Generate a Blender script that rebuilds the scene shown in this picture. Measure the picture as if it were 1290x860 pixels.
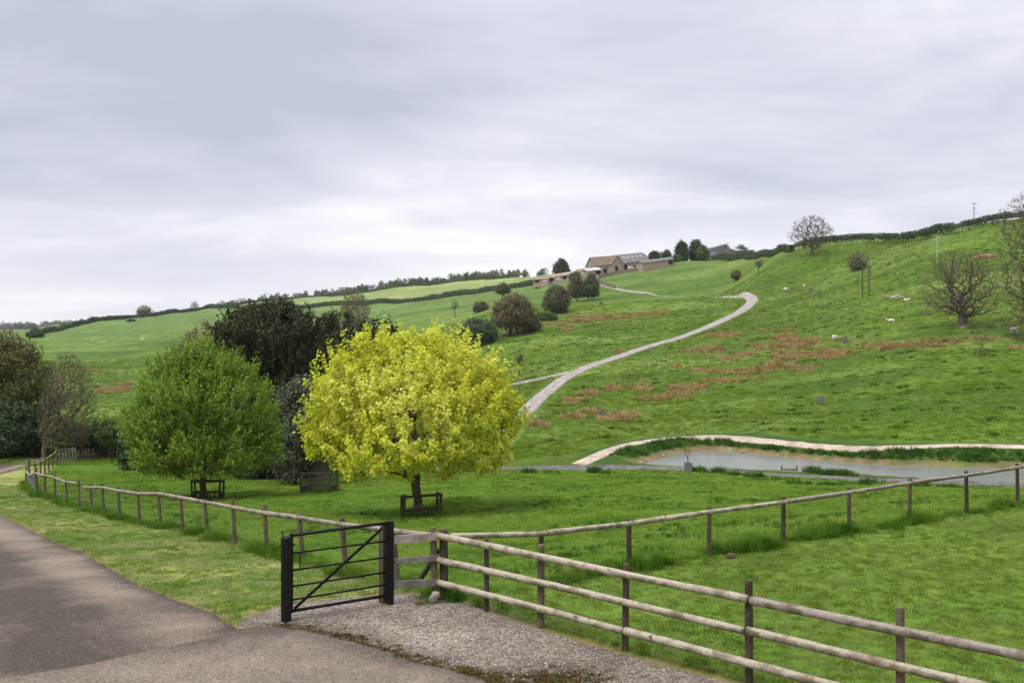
import bpy, bmesh, math, random
import numpy as np
from mathutils import Vector, Matrix, Euler
R = math.radians
for o in list(bpy.data.objects): bpy.data.objects.remove(o)
C = bpy.context.scene.collection
SC = bpy.context.scene

# ------------------------------------------------------------------ camera
F = 1254.0; CX = 645.0; CY = 430.0; CZ = 4.48          # focal length in photo pixels, principal point, eye height
cam = bpy.data.cameras.new('camera'); cam.sensor_width = 36; cam.lens = 36 * F / 1290
cam.clip_start = 0.2; cam.clip_end = 9000
co = bpy.data.objects.new('camera', cam); C.objects.link(co)
co.location = (0, 0, CZ); co.rotation_euler = (R(90), 0, 0); SC.camera = co

# ------------------------------------------------------------------ sky, sun, exposure
SUN_EL, SUN_AZ = 58, 232           # azimuth clockwise from +Y (north): behind the camera, to the left
w = bpy.data.worlds.new('World'); SC.world = w; w.use_nodes = True
nt = w.node_tree; nt.nodes.clear(); N = nt.nodes.new; L = nt.links.new
def mnode(op, a, b=None, tree=None, clamp=False):
    t = tree or nt
    n = t.nodes.new('ShaderNodeMath'); n.operation = op; n.use_clamp = clamp
    for i, v in enumerate((a, b)):
        if v is None: continue
        if isinstance(v, (int, float)): n.inputs[i].default_value = v
        else: t.links.new(v, n.inputs[i])
    return n.outputs[0]
out = N('ShaderNodeOutputWorld'); mixs = N('ShaderNodeMixShader'); L(mixs.outputs[0], out.inputs[0])
sky = N('ShaderNodeTexSky'); sky.sky_type = 'NISHITA'; sky.sun_disc = False
sky.sun_elevation = R(SUN_EL); sky.sun_rotation = R(SUN_AZ)
bg0 = N('ShaderNodeBackground'); bg0.inputs[1].default_value = 0.08; L(sky.outputs[0], bg0.inputs[0])
tc = N('ShaderNodeTexCoord'); sep = N('ShaderNodeSeparateXYZ'); L(tc.outputs['Generated'], sep.inputs[0])
zc = mnode('MAXIMUM', sep.outputs[2], 0.0)
den = mnode('ADD', zc, 0.16)
comb = N('ShaderNodeCombineXYZ'); L(mnode('DIVIDE', sep.outputs[0], den), comb.inputs[0]); L(mnode('DIVIDE', sep.outputs[1], den), comb.inputs[1])
def cloudnoise(scale, det, sx=1, sy=1, ox=0, oy=0, rough=0.5, dist=0.0):
    mp = N('ShaderNodeMapping'); mp.inputs['Scale'].default_value = (sx, sy, 1); mp.inputs['Location'].default_value = (ox, oy, 0.3)
    L(comb.outputs[0], mp.inputs[0])
    n = N('ShaderNodeTexNoise'); n.inputs['Scale'].default_value = scale; n.inputs['Detail'].default_value = det
    n.inputs['Roughness'].default_value = rough; n.inputs['Distortion'].default_value = dist
    L(mp.outputs[0], n.inputs['Vector']); return n.outputs[0]
SX, SY = 3.1, 1.7
n1 = cloudnoise(0.42, 3, 0.8, 1.0, SX, SY, 0.45, 0.5)
n2 = cloudnoise(1.05, 7, 0.8, 1.1, SX + 4.2, SY + 0.5, 0.55, 0.4)
n3 = cloudnoise(4.0, 7, 0.8, 1.1, 1.2, 9.2, 0.6, 0.5)
s = mnode('ADD', mnode('MULTIPLY', n1, 0.62), mnode('ADD', mnode('MULTIPLY', n2, 0.40), mnode('MULTIPLY', n3, 0.07)))
cr = N('ShaderNodeValToRGB'); L(s, cr.inputs[0])
e = cr.color_ramp.elements
e[0].position = 0.42; e[0].color = (0.510, 0.528, 0.635, 1)
e[1].position = 0.63; e[1].color = (0.98, 0.97, 0.995, 1)
m_ = e.new(0.53); m_.color = (0.680, 0.690, 0.775, 1)
# an overcast sky is paler towards the horizon and brightest overhead
mr = N('ShaderNodeMapRange'); mr.inputs[1].default_value = 0.30; mr.inputs[2].default_value = 1.0; mr.inputs[3].default_value = 1.0; mr.inputs[4].default_value = 2.5
L(zc, mr.inputs[0])
hz = N('ShaderNodeMapRange'); hz.inputs[1].default_value = 0.0; hz.inputs[2].default_value = 0.16; hz.inputs[3].default_value = 0.60; hz.inputs[4].default_value = 0.0
L(zc, hz.inputs[0])
mixh = N('ShaderNodeMix'); mixh.data_type = 'RGBA'; L(hz.outputs[0], mixh.inputs[0]); L(cr.outputs[0], mixh.inputs[6]); mixh.inputs[7].default_value = (0.90, 0.905, 0.945, 1)
bg1 = N('ShaderNodeBackground'); L(mixh.outputs[2], bg1.inputs[0]); L(mnode('MULTIPLY', mr.outputs[0], 0.61), bg1.inputs[1])
mixs.inputs[0].default_value = 0.93; L(bg0.outputs[0], mixs.inputs[1]); L(bg1.outputs[0], mixs.inputs[2])
sd = bpy.data.lights.new('sun', 'SUN'); sd.energy = 1.5; sd.angle = R(22); sd.color = (1.0, 0.96, 0.90)
so = bpy.data.objects.new('sun', sd); C.objects.link(so); so.rotation_euler = Euler((R(90 - SUN_EL), 0, R(180 - SUN_AZ)), 'XYZ')
so.rotation_euler = Vector((-math.sin(R(SUN_AZ)) * math.cos(R(SUN_EL)), -math.cos(R(SUN_AZ)) * math.cos(R(SUN_EL)), -math.sin(R(SUN_EL)))).to_track_quat('-Z', 'Y').to_euler()
SC.view_settings.view_transform = 'Standard'; SC.view_settings.look = 'None'; SC.view_settings.gamma = 1.0
SC.view_settings.exposure = 0.88
SC.render.engine = 'CYCLES'; SC.cycles.max_bounces = 6; SC.cycles.transparent_max_bounces = 8
SC.cycles.diffuse_bounces = 3; SC.cycles.volume_bounces = 0

# ------------------------------------------------------------------ helpers
def tag(o, label=None, cat=None, group=None, kind=None):
    if label: o['label'] = label
    if cat: o['category'] = cat
    if group: o['group'] = group
    if kind: o['kind'] = kind
    return o
def empty(name, loc, label=None, cat=None, group=None):
    o = bpy.data.objects.new(name, None); C.objects.link(o); o.location = loc; o.empty_display_size = 0.3
    return tag(o, label, cat, group)
def link_mesh(name, me, mat, parent=None, smooth=False):
    if mat: me.materials.append(mat)
    if smooth: me.polygons.foreach_set('use_smooth', np.ones(len(me.polygons), bool))
    o = bpy.data.objects.new(name, me); C.objects.link(o)
    if parent is not None: o.parent = parent
    return o
def wloc(o):
    v = Vector((0, 0, 0))
    while o is not None: v += o.location; o = o.parent
    return v
class MB:
    def __init__(s): s.v = []; s.f = []
    def add(s, vs, fs):
        b = len(s.v); s.v += [tuple(v) for v in vs]; s.f += [tuple(i + b for i in f) for f in fs]
    def box(s, c, size, rot=None):
        x, y, z = [d / 2 for d in size]; m = rot or Matrix.Identity(3); c = Vector(c)
        vs = [c + m @ Vector(p) for p in ((-x,-y,-z),(x,-y,-z),(x,y,-z),(-x,y,-z),(-x,-y,z),(x,-y,z),(x,y,z),(-x,y,z))]
        s.add(vs, ((0,3,2,1),(4,5,6,7),(0,1,5,4),(1,2,6,5),(2,3,7,6),(3,0,4,7)))
    def beam(s, a, b, wd, ht):
        a = Vector(a); b = Vector(b); d = (b - a); l = d.length; d.normalize()
        up = Vector((0, 0, 1)) if abs(d.z) < 0.95 else Vector((0, 1, 0))
        y = up.cross(d).normalized(); z = d.cross(y); m = Matrix((d, y, z)).transposed()
        s.box((a + b) / 2, (l, wd, ht), m)
    def tube(s, pts, rad, n=8, wob=0, rng=random, cap=True):
        pts = [Vector(p) for p in pts]; k = len(pts)
        if not hasattr(rad, '__len__'): rad = [rad] * k
        d = (pts[-1] - pts[0]).normalized(); up = Vector((0, 0, 1)) if abs(d.z) < 0.9 else Vector((0, 1, 0))
        vs = []; ph = [1 + wob * rng.uniform(-1, 1) for _ in range(n)]
        for i, p in enumerate(pts):
            d = (pts[min(i + 1, k - 1)] - pts[max(i - 1, 0)]).normalized()
            y = up.cross(d).normalized(); z = d.cross(y)
            for j in range(n):
                a = 2 * math.pi * j / n; r = rad[i] * ph[j] * (1 + wob * 0.5 * rng.uniform(-1, 1))
                vs.append(p + y * (r * math.cos(a)) + z * (r * math.sin(a)))
        fs = [(i*n + j, i*n + (j+1) % n, (i+1)*n + (j+1) % n, (i+1)*n + j) for i in range(k-1) for j in range(n)]
        if cap: fs += [tuple(range(n - 1, -1, -1)), tuple((k-1)*n + j for j in range(n))]
        s.add(vs, fs)
    def build(s, name, mat, parent=None, smooth=False):
        off = wloc(parent)
        me = bpy.data.meshes.new(name); me.from_pydata([(v[0]-off.x, v[1]-off.y, v[2]-off.z) for v in s.v], [], s.f); me.update()
        return link_mesh(name, me, mat, parent, smooth)
def np_mesh(name, V, Fq, attrs=None, mat=None, parent=None, smooth=False, sub=True):
    V = np.asarray(V, np.float32).reshape(-1, 3); Fq = np.asarray(Fq, np.int32); n, k = Fq.shape
    if sub and parent is not None: V = V - np.array(wloc(parent), np.float32)
    me = bpy.data.meshes.new(name); me.vertices.add(len(V)); me.vertices.foreach_set('co', V.ravel())
    me.loops.add(n * k); me.loops.foreach_set('vertex_index', Fq.ravel())
    me.polygons.add(n); me.polygons.foreach_set('loop_start', np.arange(0, n*k, k, dtype=np.int32))
    if attrs:
        for an, (typ, arr) in attrs.items():
            a = me.attributes.new(an, typ, 'POINT')
            a.data.foreach_set('color' if typ == 'FLOAT_COLOR' else ('vector' if typ == 'FLOAT_VECTOR' else 'value'), np.asarray(arr, np.int32 if typ == 'INT' else np.float32).ravel())
    me.update(calc_edges=True)
    return link_mesh(name, me, mat, parent, smooth)
def copy_tree(o, parent=None):
    c = o.copy(); C.objects.link(c)
    if parent is not None: c.parent = parent
    for ch in list(o.children): copy_tree(ch, c)
    return c

# smooth value noise in numpy
_prm = np.random.RandomState(5).rand(256, 256)
def vnoise(x, y, seed=0):
    x = np.asarray(x, float) + seed * 17.31; y = np.asarray(y, float) + seed * 9.77
    xi = np.floor(x).astype(int); yi = np.floor(y).astype(int); fx = x - xi; fy = y - yi
    fx = fx*fx*(3-2*fx); fy = fy*fy*(3-2*fy)
    a = _prm[xi & 255, yi & 255]; b = _prm[(xi+1) & 255, yi & 255]; c = _prm[xi & 255, (yi+1) & 255]; d = _prm[(xi+1) & 255, (yi+1) & 255]
    return (a*(1-fx)+b*fx)*(1-fy) + (c*(1-fx)+d*fx)*fy - 0.5
def sstep(a, b, x): t = np.clip((x - a) / (b - a), 0, 1); return t*t*(3-2*t)
def poly_sd(X, Y, poly):                 # signed distance to a polygon, negative inside
    X = np.asarray(X, float); Y = np.asarray(Y, float); P = np.array(poly, float); n = len(P)
    d = np.full(X.shape, 1e18); inside = np.zeros(X.shape, bool)
    for i in range(n):
        a = P[i]; b = P[(i+1) % n]; e = b - a; t = np.clip(((X-a[0])*e[0] + (Y-a[1])*e[1]) / (e @ e + 1e-12), 0, 1)
        d = np.minimum(d, (X-a[0]-e[0]*t)**2 + (Y-a[1]-e[1]*t)**2)
        c = ((a[1] > Y) != (b[1] > Y)); inside ^= c & (X < (b[0]-a[0]) * (Y-a[1]) / (b[1]-a[1] + 1e-12) + a[0])
    d = np.sqrt(d); return np.where(inside, -d, d)
def line_d(X, Y, pts):
    X = np.asarray(X, float); Y = np.asarray(Y, float); P = np.array(pts, float)[:, :2]; d = np.full(X.shape, 1e18)
    for a, b in zip(P[:-1], P[1:]):
        e = b - a; t = np.clip(((X-a[0])*e[0] + (Y-a[1])*e[1]) / (e @ e + 1e-12), 0, 1)
        d = np.minimum(d, (X-a[0]-e[0]*t)**2 + (Y-a[1]-e[1]*t)**2)
    return np.sqrt(d)
def resample(pts, step):
    P = np.array(pts, float); out_ = [P[0]]
    seg = np.linalg.norm(np.diff(P[:, :2], axis=0), axis=1); cum = np.r_[0, np.cumsum(seg)]; n = max(1, int(round(cum[-1] / step)))
    u = np.linspace(0, cum[-1], n + 1)
    return np.stack([np.interp(u, cum, P[:, k]) for k in range(P.shape[1])], 1)
def smooth_line(pts, it=3):              # Chaikin
    P = np.array(pts, float)
    for _ in range(it):
        Q = np.empty((2*len(P)-2, P.shape[1])); Q[0::2] = P[:-1]*.75 + P[1:]*.25; Q[1::2] = P[:-1]*.25 + P[1:]*.75
        P = np.vstack([P[:1], Q, P[-1:]])
    return P

# ------------------------------------------------------------------ terrain: a height field through surveyed points
ctrl = []                                # (column, row, distance) of points read off the ground
def cz(px, Y, z): ctrl.append((px, z / Y, Y))
def cp(px, py, Y): ctrl.append((px, (CZ + (CY - py) / F * Y) / Y, Y))
for px in (-160, 60, 250, 420, 560, 720, 900, 1100, 1290, 1450):
    for Y in (3, 5, 8, 11, 13, 15): cz(px, Y, 0)
for px in (560, 700, 850, 1000, 1150, 1290, 1450):
    th = (px - CX) / F; Yf = (1.24 + 17.3 * 1.4902) / (1.4902 - th) if px < 1440 else 33.0
    Yf = 17.3 + 10.2 * max(0, (px - 550)) / 732 if px < 1440 else 31
    for k in (0.8, 0.92, 1.0): cz(px, Yf * k, 0)
    ys, Ys = np.interp(px, [560, 700, 850, 1000, 1150, 1290, 1450], [594, 594, 593.5, 602.5, 610, 615, 618]), np.interp(px, [560, 850, 1000, 1150, 1290, 1450], [77, 76.5, 74, 71.5, 69, 66.5])
    yb = CY + F * CZ / Yf
    for k in (0.12, 0.25, 0.42, 0.62, 0.82):
        Y = Yf + (Ys - Yf) * k; cp(px, ys + (yb - ys) * (1/Y - 1/Ys) / (1/Yf - 1/Ys), Y)
for px in (-160, -40, 80, 200, 320, 440, 520):
    for Y in (17, 20, 24, 30, 36, 42, 50): cz(px, Y, -.1 * (Y - 17))
for px in (-160, 0, 120, 250, 400): cz(px, 62, -4.4); cz(px, 75, -5.5); cz(px, 100, -6.6)
cp(526, 655, 38); cp(262, 632, 50); cp(402, 622, 54)
for px, py, Y in ((560, 590, 78), (660, 590, 78), (740, 590, 78), (820, 590, 78), (900, 594, 77), (1000, 598, 75.5), (1100, 604, 73.5), (1200, 609, 71), (1290, 611, 70), (1450, 616, 68)): cp(px, py, Y)
for px, py, Y in ((740, 582, 80), (790, 560, 90), (870, 549.5, 97), (960, 553, 93), (1080, 566, 85), (1180, 562, 85), (1290, 562, 84), (1450, 562, 84)): cp(px, py, Y)
T = [(-160, 520, 190), (130, 520, 190), (130, 490, 240), (-160, 470, 280), (130, 455, 330), (-100, 440, 340), (130, 430, 400), (100, 409, 480), (-60, 436, 400), (30, 425, 430), (180, 399, 560), (270, 389, 650),
     (300, 389, 620), (400, 387, 560), (500, 382, 520), (600, 371, 480), (680, 360, 450), (330, 381, 760), (420, 373, 730), (500, 363, 700), (600, 353, 650), (700, 346, 560),
     (400, 412, 420), (510, 400, 400), (540, 420, 330), (450, 526, 150), (300, 530, 150), (450, 492, 200), (450, 459, 260), (300, 440, 320),
     (650, 525, 118), (650, 480, 165), (650, 450, 200), (647, 417, 255), (640, 385, 360),
     (780, 540, 106), (780, 500, 135), (780, 447, 190), (780, 400, 270), (770, 365, 370), (760, 348, 420), (790, 339, 440),
     (920, 500, 125), (920, 450, 170), (900, 415, 215), (945, 390, 260), (945, 373, 290), (927, 353, 350), (915, 326, 410), (950, 323.5, 376), (975, 321, 352), (860, 331, 430), (850, 360, 360), (1000, 319, 335), (1022, 322, 320), (990, 365, 285),
     (1080, 515, 112), (1080, 450, 150), (1080, 405, 190), (1090, 376, 225), (1080, 361, 252), (1079, 344, 280), (1080, 307, 330),
     (1213, 500, 110), (1213, 450, 138), (1213, 411, 165), (1200, 380, 192), (1200, 340, 232), (1200, 302, 280), (1250, 289, 282),
     (1330, 500, 108), (1330, 440, 145), (1330, 400, 175), (1330, 340, 225), (1330, 282, 280), (1460, 500, 105), (1460, 400, 170), (1460, 272, 280)]
for t in T: cp(*t)
for px, py, Y in ((-160, 440, 700), (60, 425, 700), (180, 408, 800), (300, 393, 1000), (450, 378, 950), (600, 366, 900), (700, 362, 800), (800, 358, 650), (920, 350, 600), (1020, 344, 470), (1100, 330, 480), (1250, 312, 420), (1450, 300, 420),
                  (-160, 416, 1800), (60, 414, 1800), (200, 414, 1800), (500, 412, 2000), (900, 400, 1900), (1250, 390, 1700), (1450, 390, 1700), (-160, 420, 3500), (400, 420, 3500), (1450, 415, 3500)): cp(px, py, Y)
A = np.array(ctrl); TH = (A[:, 0] - CX) / F; LY = np.log(A[:, 2]); Q = A[:, 1]; KX = 2.2
def tps(dx, dy): r2 = dx*dx + dy*dy; return np.where(r2 > 0, 0.5 * r2 * np.log(r2 + 1e-20), 0)
n = len(A); K = tps(KX*(TH[:, None]-TH[None]), LY[:, None]-LY[None]) + np.eye(n) * 2e-4
Pm = np.stack([np.ones(n), TH, LY], 1); Ms = np.zeros((n+3, n+3)); Ms[:n, :n] = K; Ms[:n, n:] = Pm; Ms[n:, :n] = Pm.T
sol = np.linalg.solve(Ms, np.r_[Q, 0, 0, 0])
NT, NR = 521, 540; TMAX = 0.66; Y0, Y1 = 3.0, 3600.0
gth = np.linspace(-TMAX, TMAX, NT); gly = np.linspace(math.log(Y0), math.log(Y1), NR)
HT = np.zeros((NT, NR))
for i in range(NT):
    k = tps(KX*(gth[i]-TH)[None, :], gly[:, None]-LY[None, :])
    HT[i] = k @ sol[:n] + sol[n] + sol[n+1]*gth[i] + sol[n+2]*gly
GY = np.exp(gly)[None, :].repeat(NT, 0); GX = gth[:, None] * GY
HT *= GY
HT = np.where(GY < 15, HT * 0, HT) * sstep(13, 19, GY)
# hummocks and sheep terraces on the hill, a little unevenness in the paddock
fade = sstep(88, 150, GY) * (1 - 0.7*sstep(700, 1500, GY))
def at0(px, py, ymin, ymax=3000):        # the same sight line against the bare surveyed surface
    i = int(np.clip(((px - CX) / F + TMAX) / (2*TMAX) * (NT-1), 0, NT-1)); yy = GY[i]; d = CZ + (CY - py) / F * yy - HT[i]; ok = (d <= 0) & (yy >= ymin) & (yy <= ymax)
    k = int(np.argmax(ok)) if ok.any() else int(np.argmin(np.where((yy >= ymin) & (yy <= ymax), d, 1e9))); t = np.clip(d[k-1] / (d[k-1] - d[k] + 1e-9), 0, 1) if ok.any() else 1; Y = yy[k-1] + (yy[k] - yy[k-1]) * t
    return ((px - CX) / F * Y, Y)
TRACK_C = [at0(px, py, 60) for px, py in ((620, 560), (642, 537), (662, 517), (684, 497), (706, 480), (730, 466.5), (760, 455), (790, 446), (820, 436), (850, 427.5), (880, 417), (905, 407), (928, 396), (942, 386), (949, 379), (945, 374), (936, 371.5))]
TRACK_T = [at0(px, py, 200) for px, py in ((941, 372), (930, 370), (895, 369.5), (850, 370.5), (815, 370), (790, 367.5), (772, 363.5), (757, 359), (748, 353), (752, 347), (770, 342), (800, 338))]
SIDE_C = [at0(px, py, 100) for px, py in ((716, 469.5), (700, 473), (672, 480), (640, 486), (610, 490), (560, 496))]
fade *= 0.12 + 0.88 * sstep(2.5, 16, np.minimum(np.minimum(line_d(GX, GY, TRACK_C), line_d(GX, GY, SIDE_C)), line_d(GX, GY, TRACK_T)))
HT += fade * (1.5*vnoise(GX/34, GY/30, 1) + 1.35*vnoise(GX/15 + GY/60, GY/9, 2) + 0.60*vnoise(GX/9 + GY/30, GY/4.2, 3)) 
HT += sstep(24, 40, GY) * (1-sstep(58, 70, GY)) * (0.14*vnoise(GX/9, GY/6, 4) + 0.10*vnoise(GX/2.6, GY/1.8, 5))
_p = CX + GX / GY * F
HT -= 1.5 * np.exp(-(line_d(GX, GY, TRACK_T) / 3.4)**2) * sstep(816, 832, _p) * (1 - sstep(926, 938, _p))   # the upper track runs in a shallow cutting here
# pond basin
ZW = CZ - 10.3
def on_water(px, py): Y = F * 10.3 / (py - CY); return ((px - CX) / F * Y, Y)
POND = [on_water(*p) for p in ((797, 586.5), (815, 582), (838, 575), (862, 569), (890, 567), (920, 568), (950, 571), (985, 575), (1030, 579), (1080, 583), (1130, 586), (1180, 587), (1230, 588.5), (1290, 589.5), (1350, 592), (1400, 596),
        (1400, 614), (1350, 613), (1290, 611), (1240, 608.5), (1200, 606.5), (1140, 602), (1100, 599), (1060, 597), (1010, 595.5), (960, 593), (900, 591), (868, 590), (830, 589))]
pd = poly_sd(GX, GY, POND)
rim = np.maximum(HT, ZW + 0.10)
bank = ZW + 0.02 + 0.45 * np.clip(pd, 0, 99)
HT = np.where(pd < 0, ZW - np.minimum(1.0, -pd * 0.6), np.where(pd < 6, np.minimum(rim, bank + (rim - bank) * sstep(1.0, 6, pd)), HT))
def H(X, Y):
    X = np.asarray(X, float); Y = np.maximum(np.asarray(Y, float), Y0)
    u = np.clip((X / Y + TMAX) / (2*TMAX) * (NT-1), 0, NT-1.001); v = np.clip((np.log(Y) - gly[0]) / (gly[-1]-gly[0]) * (NR-1), 0, NR-1.001)
    i = u.astype(int); j = v.astype(int); a = u - i; b = (Y - np.exp(gly[j])) / (np.exp(gly[j+1]) - np.exp(gly[j]))
    return (HT[i, j]*(1-a)+HT[i+1, j]*a)*(1-b) + (HT[i, j+1]*(1-a)+HT[i+1, j+1]*a)*b
_my = np.exp(np.linspace(math.log(10), math.log(3000), 2600))
def at(px, py, ymin=10, ymax=3000):      # where the sight line through a photo pixel meets the ground
    X = (px - CX) / F * _my; z = CZ + (CY - py) / F * _my; d = z - H(X, _my)
    ok = (d <= 0) & (_my >= ymin) & (_my <= ymax); k = int(np.argmax(ok))
    if not ok.any(): k = int(np.argmin(np.where((_my >= ymin) & (_my <= ymax), d, 1e9)))
    k = max(k, 1); d0, d1 = d[k-1], d[k]; t = d0 / (d0 - d1) if d0 > 0 >= d1 else 1.0
    Y = _my[k-1] + (_my[k] - _my[k-1]) * t
    return Vector(((px - CX) / F * Y, Y, float(H((px - CX) / F * Y, Y))))
def gp(px, Y): X = (px - CX) / F * Y; return Vector((X, Y, float(H(X, Y))))
def gz(x, y): return float(H(x, y))
def hgt(dpx, Y): return dpx * Y / F

# ------------------------------------------------------------------ materials
MATS = {}
def newmat(name):
    m = bpy.data.materials.new(name); m.use_nodes = True; t = m.node_tree; t.nodes.clear()
    o = t.nodes.new('ShaderNodeOutputMaterial'); MATS[name] = m
    return m, t, o
class NB:
    def __init__(s, t): s.t = t
    def n(s, typ, **kw):
        x = s.t.nodes.new(typ)
        for k, v in kw.items(): setattr(x, k, v)
        return x
    def l(s, a, b): s.t.links.new(a, b)
    def noise(s, vec, scale, det=4, rough=0.55, dist=0, sc=None):
        if sc is not None:
            mp = s.n('ShaderNodeMapping'); mp.inputs['Scale'].default_value = sc; s.l(vec, mp.inputs[0]); vec = mp.outputs[0]
        x = s.n('ShaderNodeTexNoise'); s.l(vec, x.inputs['Vector']); x.inputs['Scale'].default_value = scale; x.inputs['Detail'].default_value = det
        x.inputs['Roughness'].default_value = rough; x.inputs['Distortion'].default_value = dist; return x.outputs[0]
    def ramp(s, val, *st):
        x = s.n('ShaderNodeValToRGB'); s.l(val, x.inputs[0]); el = x.color_ramp.elements
        while len(el) < len(st): el.new(0.5)
        for e_, (p, c) in zip(el, st):
            e_.position = p; e_.color = (c, c, c, 1) if isinstance(c, (int, float)) else (*c, 1)
        return x.outputs[0]
    def mix(s, fac, a, b, mode='MIX'):
        x = s.n('ShaderNodeMix', data_type='RGBA', blend_type=mode)
        for sock, v in ((x.inputs[0], fac), (x.inputs[6], a), (x.inputs[7], b)):
            if isinstance(v, (int, float)): sock.default_value = v
            elif isinstance(v, tuple): sock.default_value = (*v, 1)
            else: s.l(v, sock)
        return x.outputs[2]
    def math(s, op, a, b): return mnode(op, a, b, s.t)
    def pos(s): return s.n('ShaderNodeNewGeometry').outputs['Position']
    def bump(s, h, st, dist):
        x = s.n('ShaderNodeBump'); s.l(h, x.inputs['Height']); x.inputs['Strength'].default_value = st; x.inputs['Distance'].default_value = dist; return x.outputs[0]
    def bsdf(s, col, rough=0.8, spec=0.3, normal=None, metal=0):
        x = s.n('ShaderNodeBsdfPrincipled')
        if isinstance(col, tuple): x.inputs['Base Color'].default_value = (*col, 1)
        else: s.l(col, x.inputs['Base Color'])
        if isinstance(rough, (int, float)): x.inputs['Roughness'].default_value = rough
        else: s.l(rough, x.inputs['Roughness'])
        x.inputs['Specular IOR Level'].default_value = spec; x.inputs['Metallic'].default_value = metal
        if normal is not None: s.l(normal, x.inputs['Normal'])
        return x
def attr(b, name):
    a = b.n('ShaderNodeAttribute'); a.attribute_name = name; return a
def mat_ground():
    m, t, o = newmat('pasture'); b = NB(t); p = b.pos()
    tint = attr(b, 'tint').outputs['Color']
    big = b.ramp(b.noise(p, 0.035, 5, 0.6, 0.4), (0.32, 0.78), (0.70, 1.18))
    mid = b.ramp(b.noise(p, 0.35, 5, 0.62, 0.3), (0.30, 0.70), (0.68, 1.22))
    fin = b.ramp(b.noise(p, 3.2, 6, 0.7), (0.32, 0.74), (0.70, 1.22))
    c = b.mix(1.0, tint, big, 'MULTIPLY'); c = b.mix(1.0, c, mid, 'MULTIPLY'); c = b.mix(1.0, c, fin, 'MULTIPLY')
    yel = b.ramp(b.noise(p, 0.11, 5, 0.6), (0.50, 0.0), (0.72, 0.5))
    c = b.mix(yel, c, b.mix(1.0, c, (1.30, 1.06, 0.95), 'MULTIPLY'))
    h = b.math('ADD', b.noise(p, 2.2, 6, 0.7), b.math('MULTIPLY', b.noise(p, 0.6, 4, 0.6), 1.5))
    s_ = b.bsdf(c, 0.95, 0.12, b.bump(h, 0.8, 0.25)); b.l(s_.outputs[0], o.inputs[0]); return m
def mat_grass(name, a, c_, d, trans=0.35, scale=0.5):
    m, t, o = newmat(name); b = NB(t); p = b.pos(); oi = b.n('ShaderNodeObjectInfo')
    f = b.math('ADD', b.math('MULTIPLY', b.noise(p, scale, 4, 0.6), 1.2), b.math('MULTIPLY', oi.outputs['Random'], 0.5))
    c = b.ramp(f, (0.45, a), (0.80, c_), (1.15, d))
    df = b.n('ShaderNodeBsdfDiffuse'); b.l(c, df.inputs[0]); tr = b.n('ShaderNodeBsdfTranslucent'); b.l(c, tr.inputs[0])
    mx = b.n('ShaderNodeMixShader'); mx.inputs[0].default_value = trans; b.l(df.outputs[0], mx.inputs[1]); b.l(tr.outputs[0], mx.inputs[2])
    b.l(mx.outputs[0], o.inputs[0]); return m
def mat_leaf(name, a, c_, d, trans=0.35, rough=0.6, spec=0.25):
    m, t, o = newmat(name); b = NB(t)
    c = b.ramp(attr(b, 'var').outputs['Fac'], (0.0, a), (0.5, c_), (1.0, d))
    pr = b.bsdf(c, rough, spec); tr = b.n('ShaderNodeBsdfTranslucent'); b.l(c, tr.inputs[0])
    mx = b.n('ShaderNodeMixShader'); mx.inputs[0].default_value = trans; b.l(pr.outputs[0], mx.inputs[1]); b.l(tr.outputs[0], mx.inputs[2])
    b.l(mx.outputs[0], o.inputs[0]); return m
def mat_simple(name, col, col2=None, scale=4, rough=0.8, spec=0.3, bump=0, metal=0, sc=None, lo=0.35, hi=0.65):
    m, t, o = newmat(name); b = NB(t); p = b.pos(); nz = b.noise(p, scale, 6, 0.62, 0, sc)
    c = b.ramp(nz, (lo, col), (hi, col2 or tuple(min(1, x*1.3) for x in col)))
    s_ = b.bsdf(c, rough, spec, b.bump(nz, 0.6, bump) if bump else None, metal); b.l(s_.outputs[0], o.inputs[0]); return m
def mat_rail(name, base, pale, stain, moss):
    m, t, o = newmat(name); b = NB(t); p = b.pos()
    grain = b.noise(p, 26, 5, 0.65, 0, (1, 1, 3.5)); patch = b.noise(p, 2.3, 5, 0.65, 0.8); knot = b.noise(p, 7.5, 3, 0.5, 0.4)
    c = b.ramp(grain, (0.3, base), (0.68, pale))
    c = b.mix(b.ramp(patch, (0.48, 0.0), (0.66, 0.80)), c, stain)
    c = b.mix(b.ramp(knot, (0.66, 0.0), (0.74, 0.85)), c, tuple(x*.35 for x in stain))
    sp = b.n('ShaderNodeSeparateXYZ'); b.l(b.n('ShaderNodeNewGeometry').outputs['Normal'], sp.inputs[0])
    c = b.mix(b.math('MULTIPLY', b.ramp(b.noise(p, 3.7, 4, 0.6), (0.45, 0.0), (0.6, 0.8)), b.ramp(sp.outputs[2], (0.35, 1.0), (0.6, 0.0))), c, moss)
    s_ = b.bsdf(c, 0.8, 0.25, b.bump(b.math('ADD', grain, knot), 0.5, 0.01)); b.l(s_.outputs[0], o.inputs[0]); return m
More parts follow.
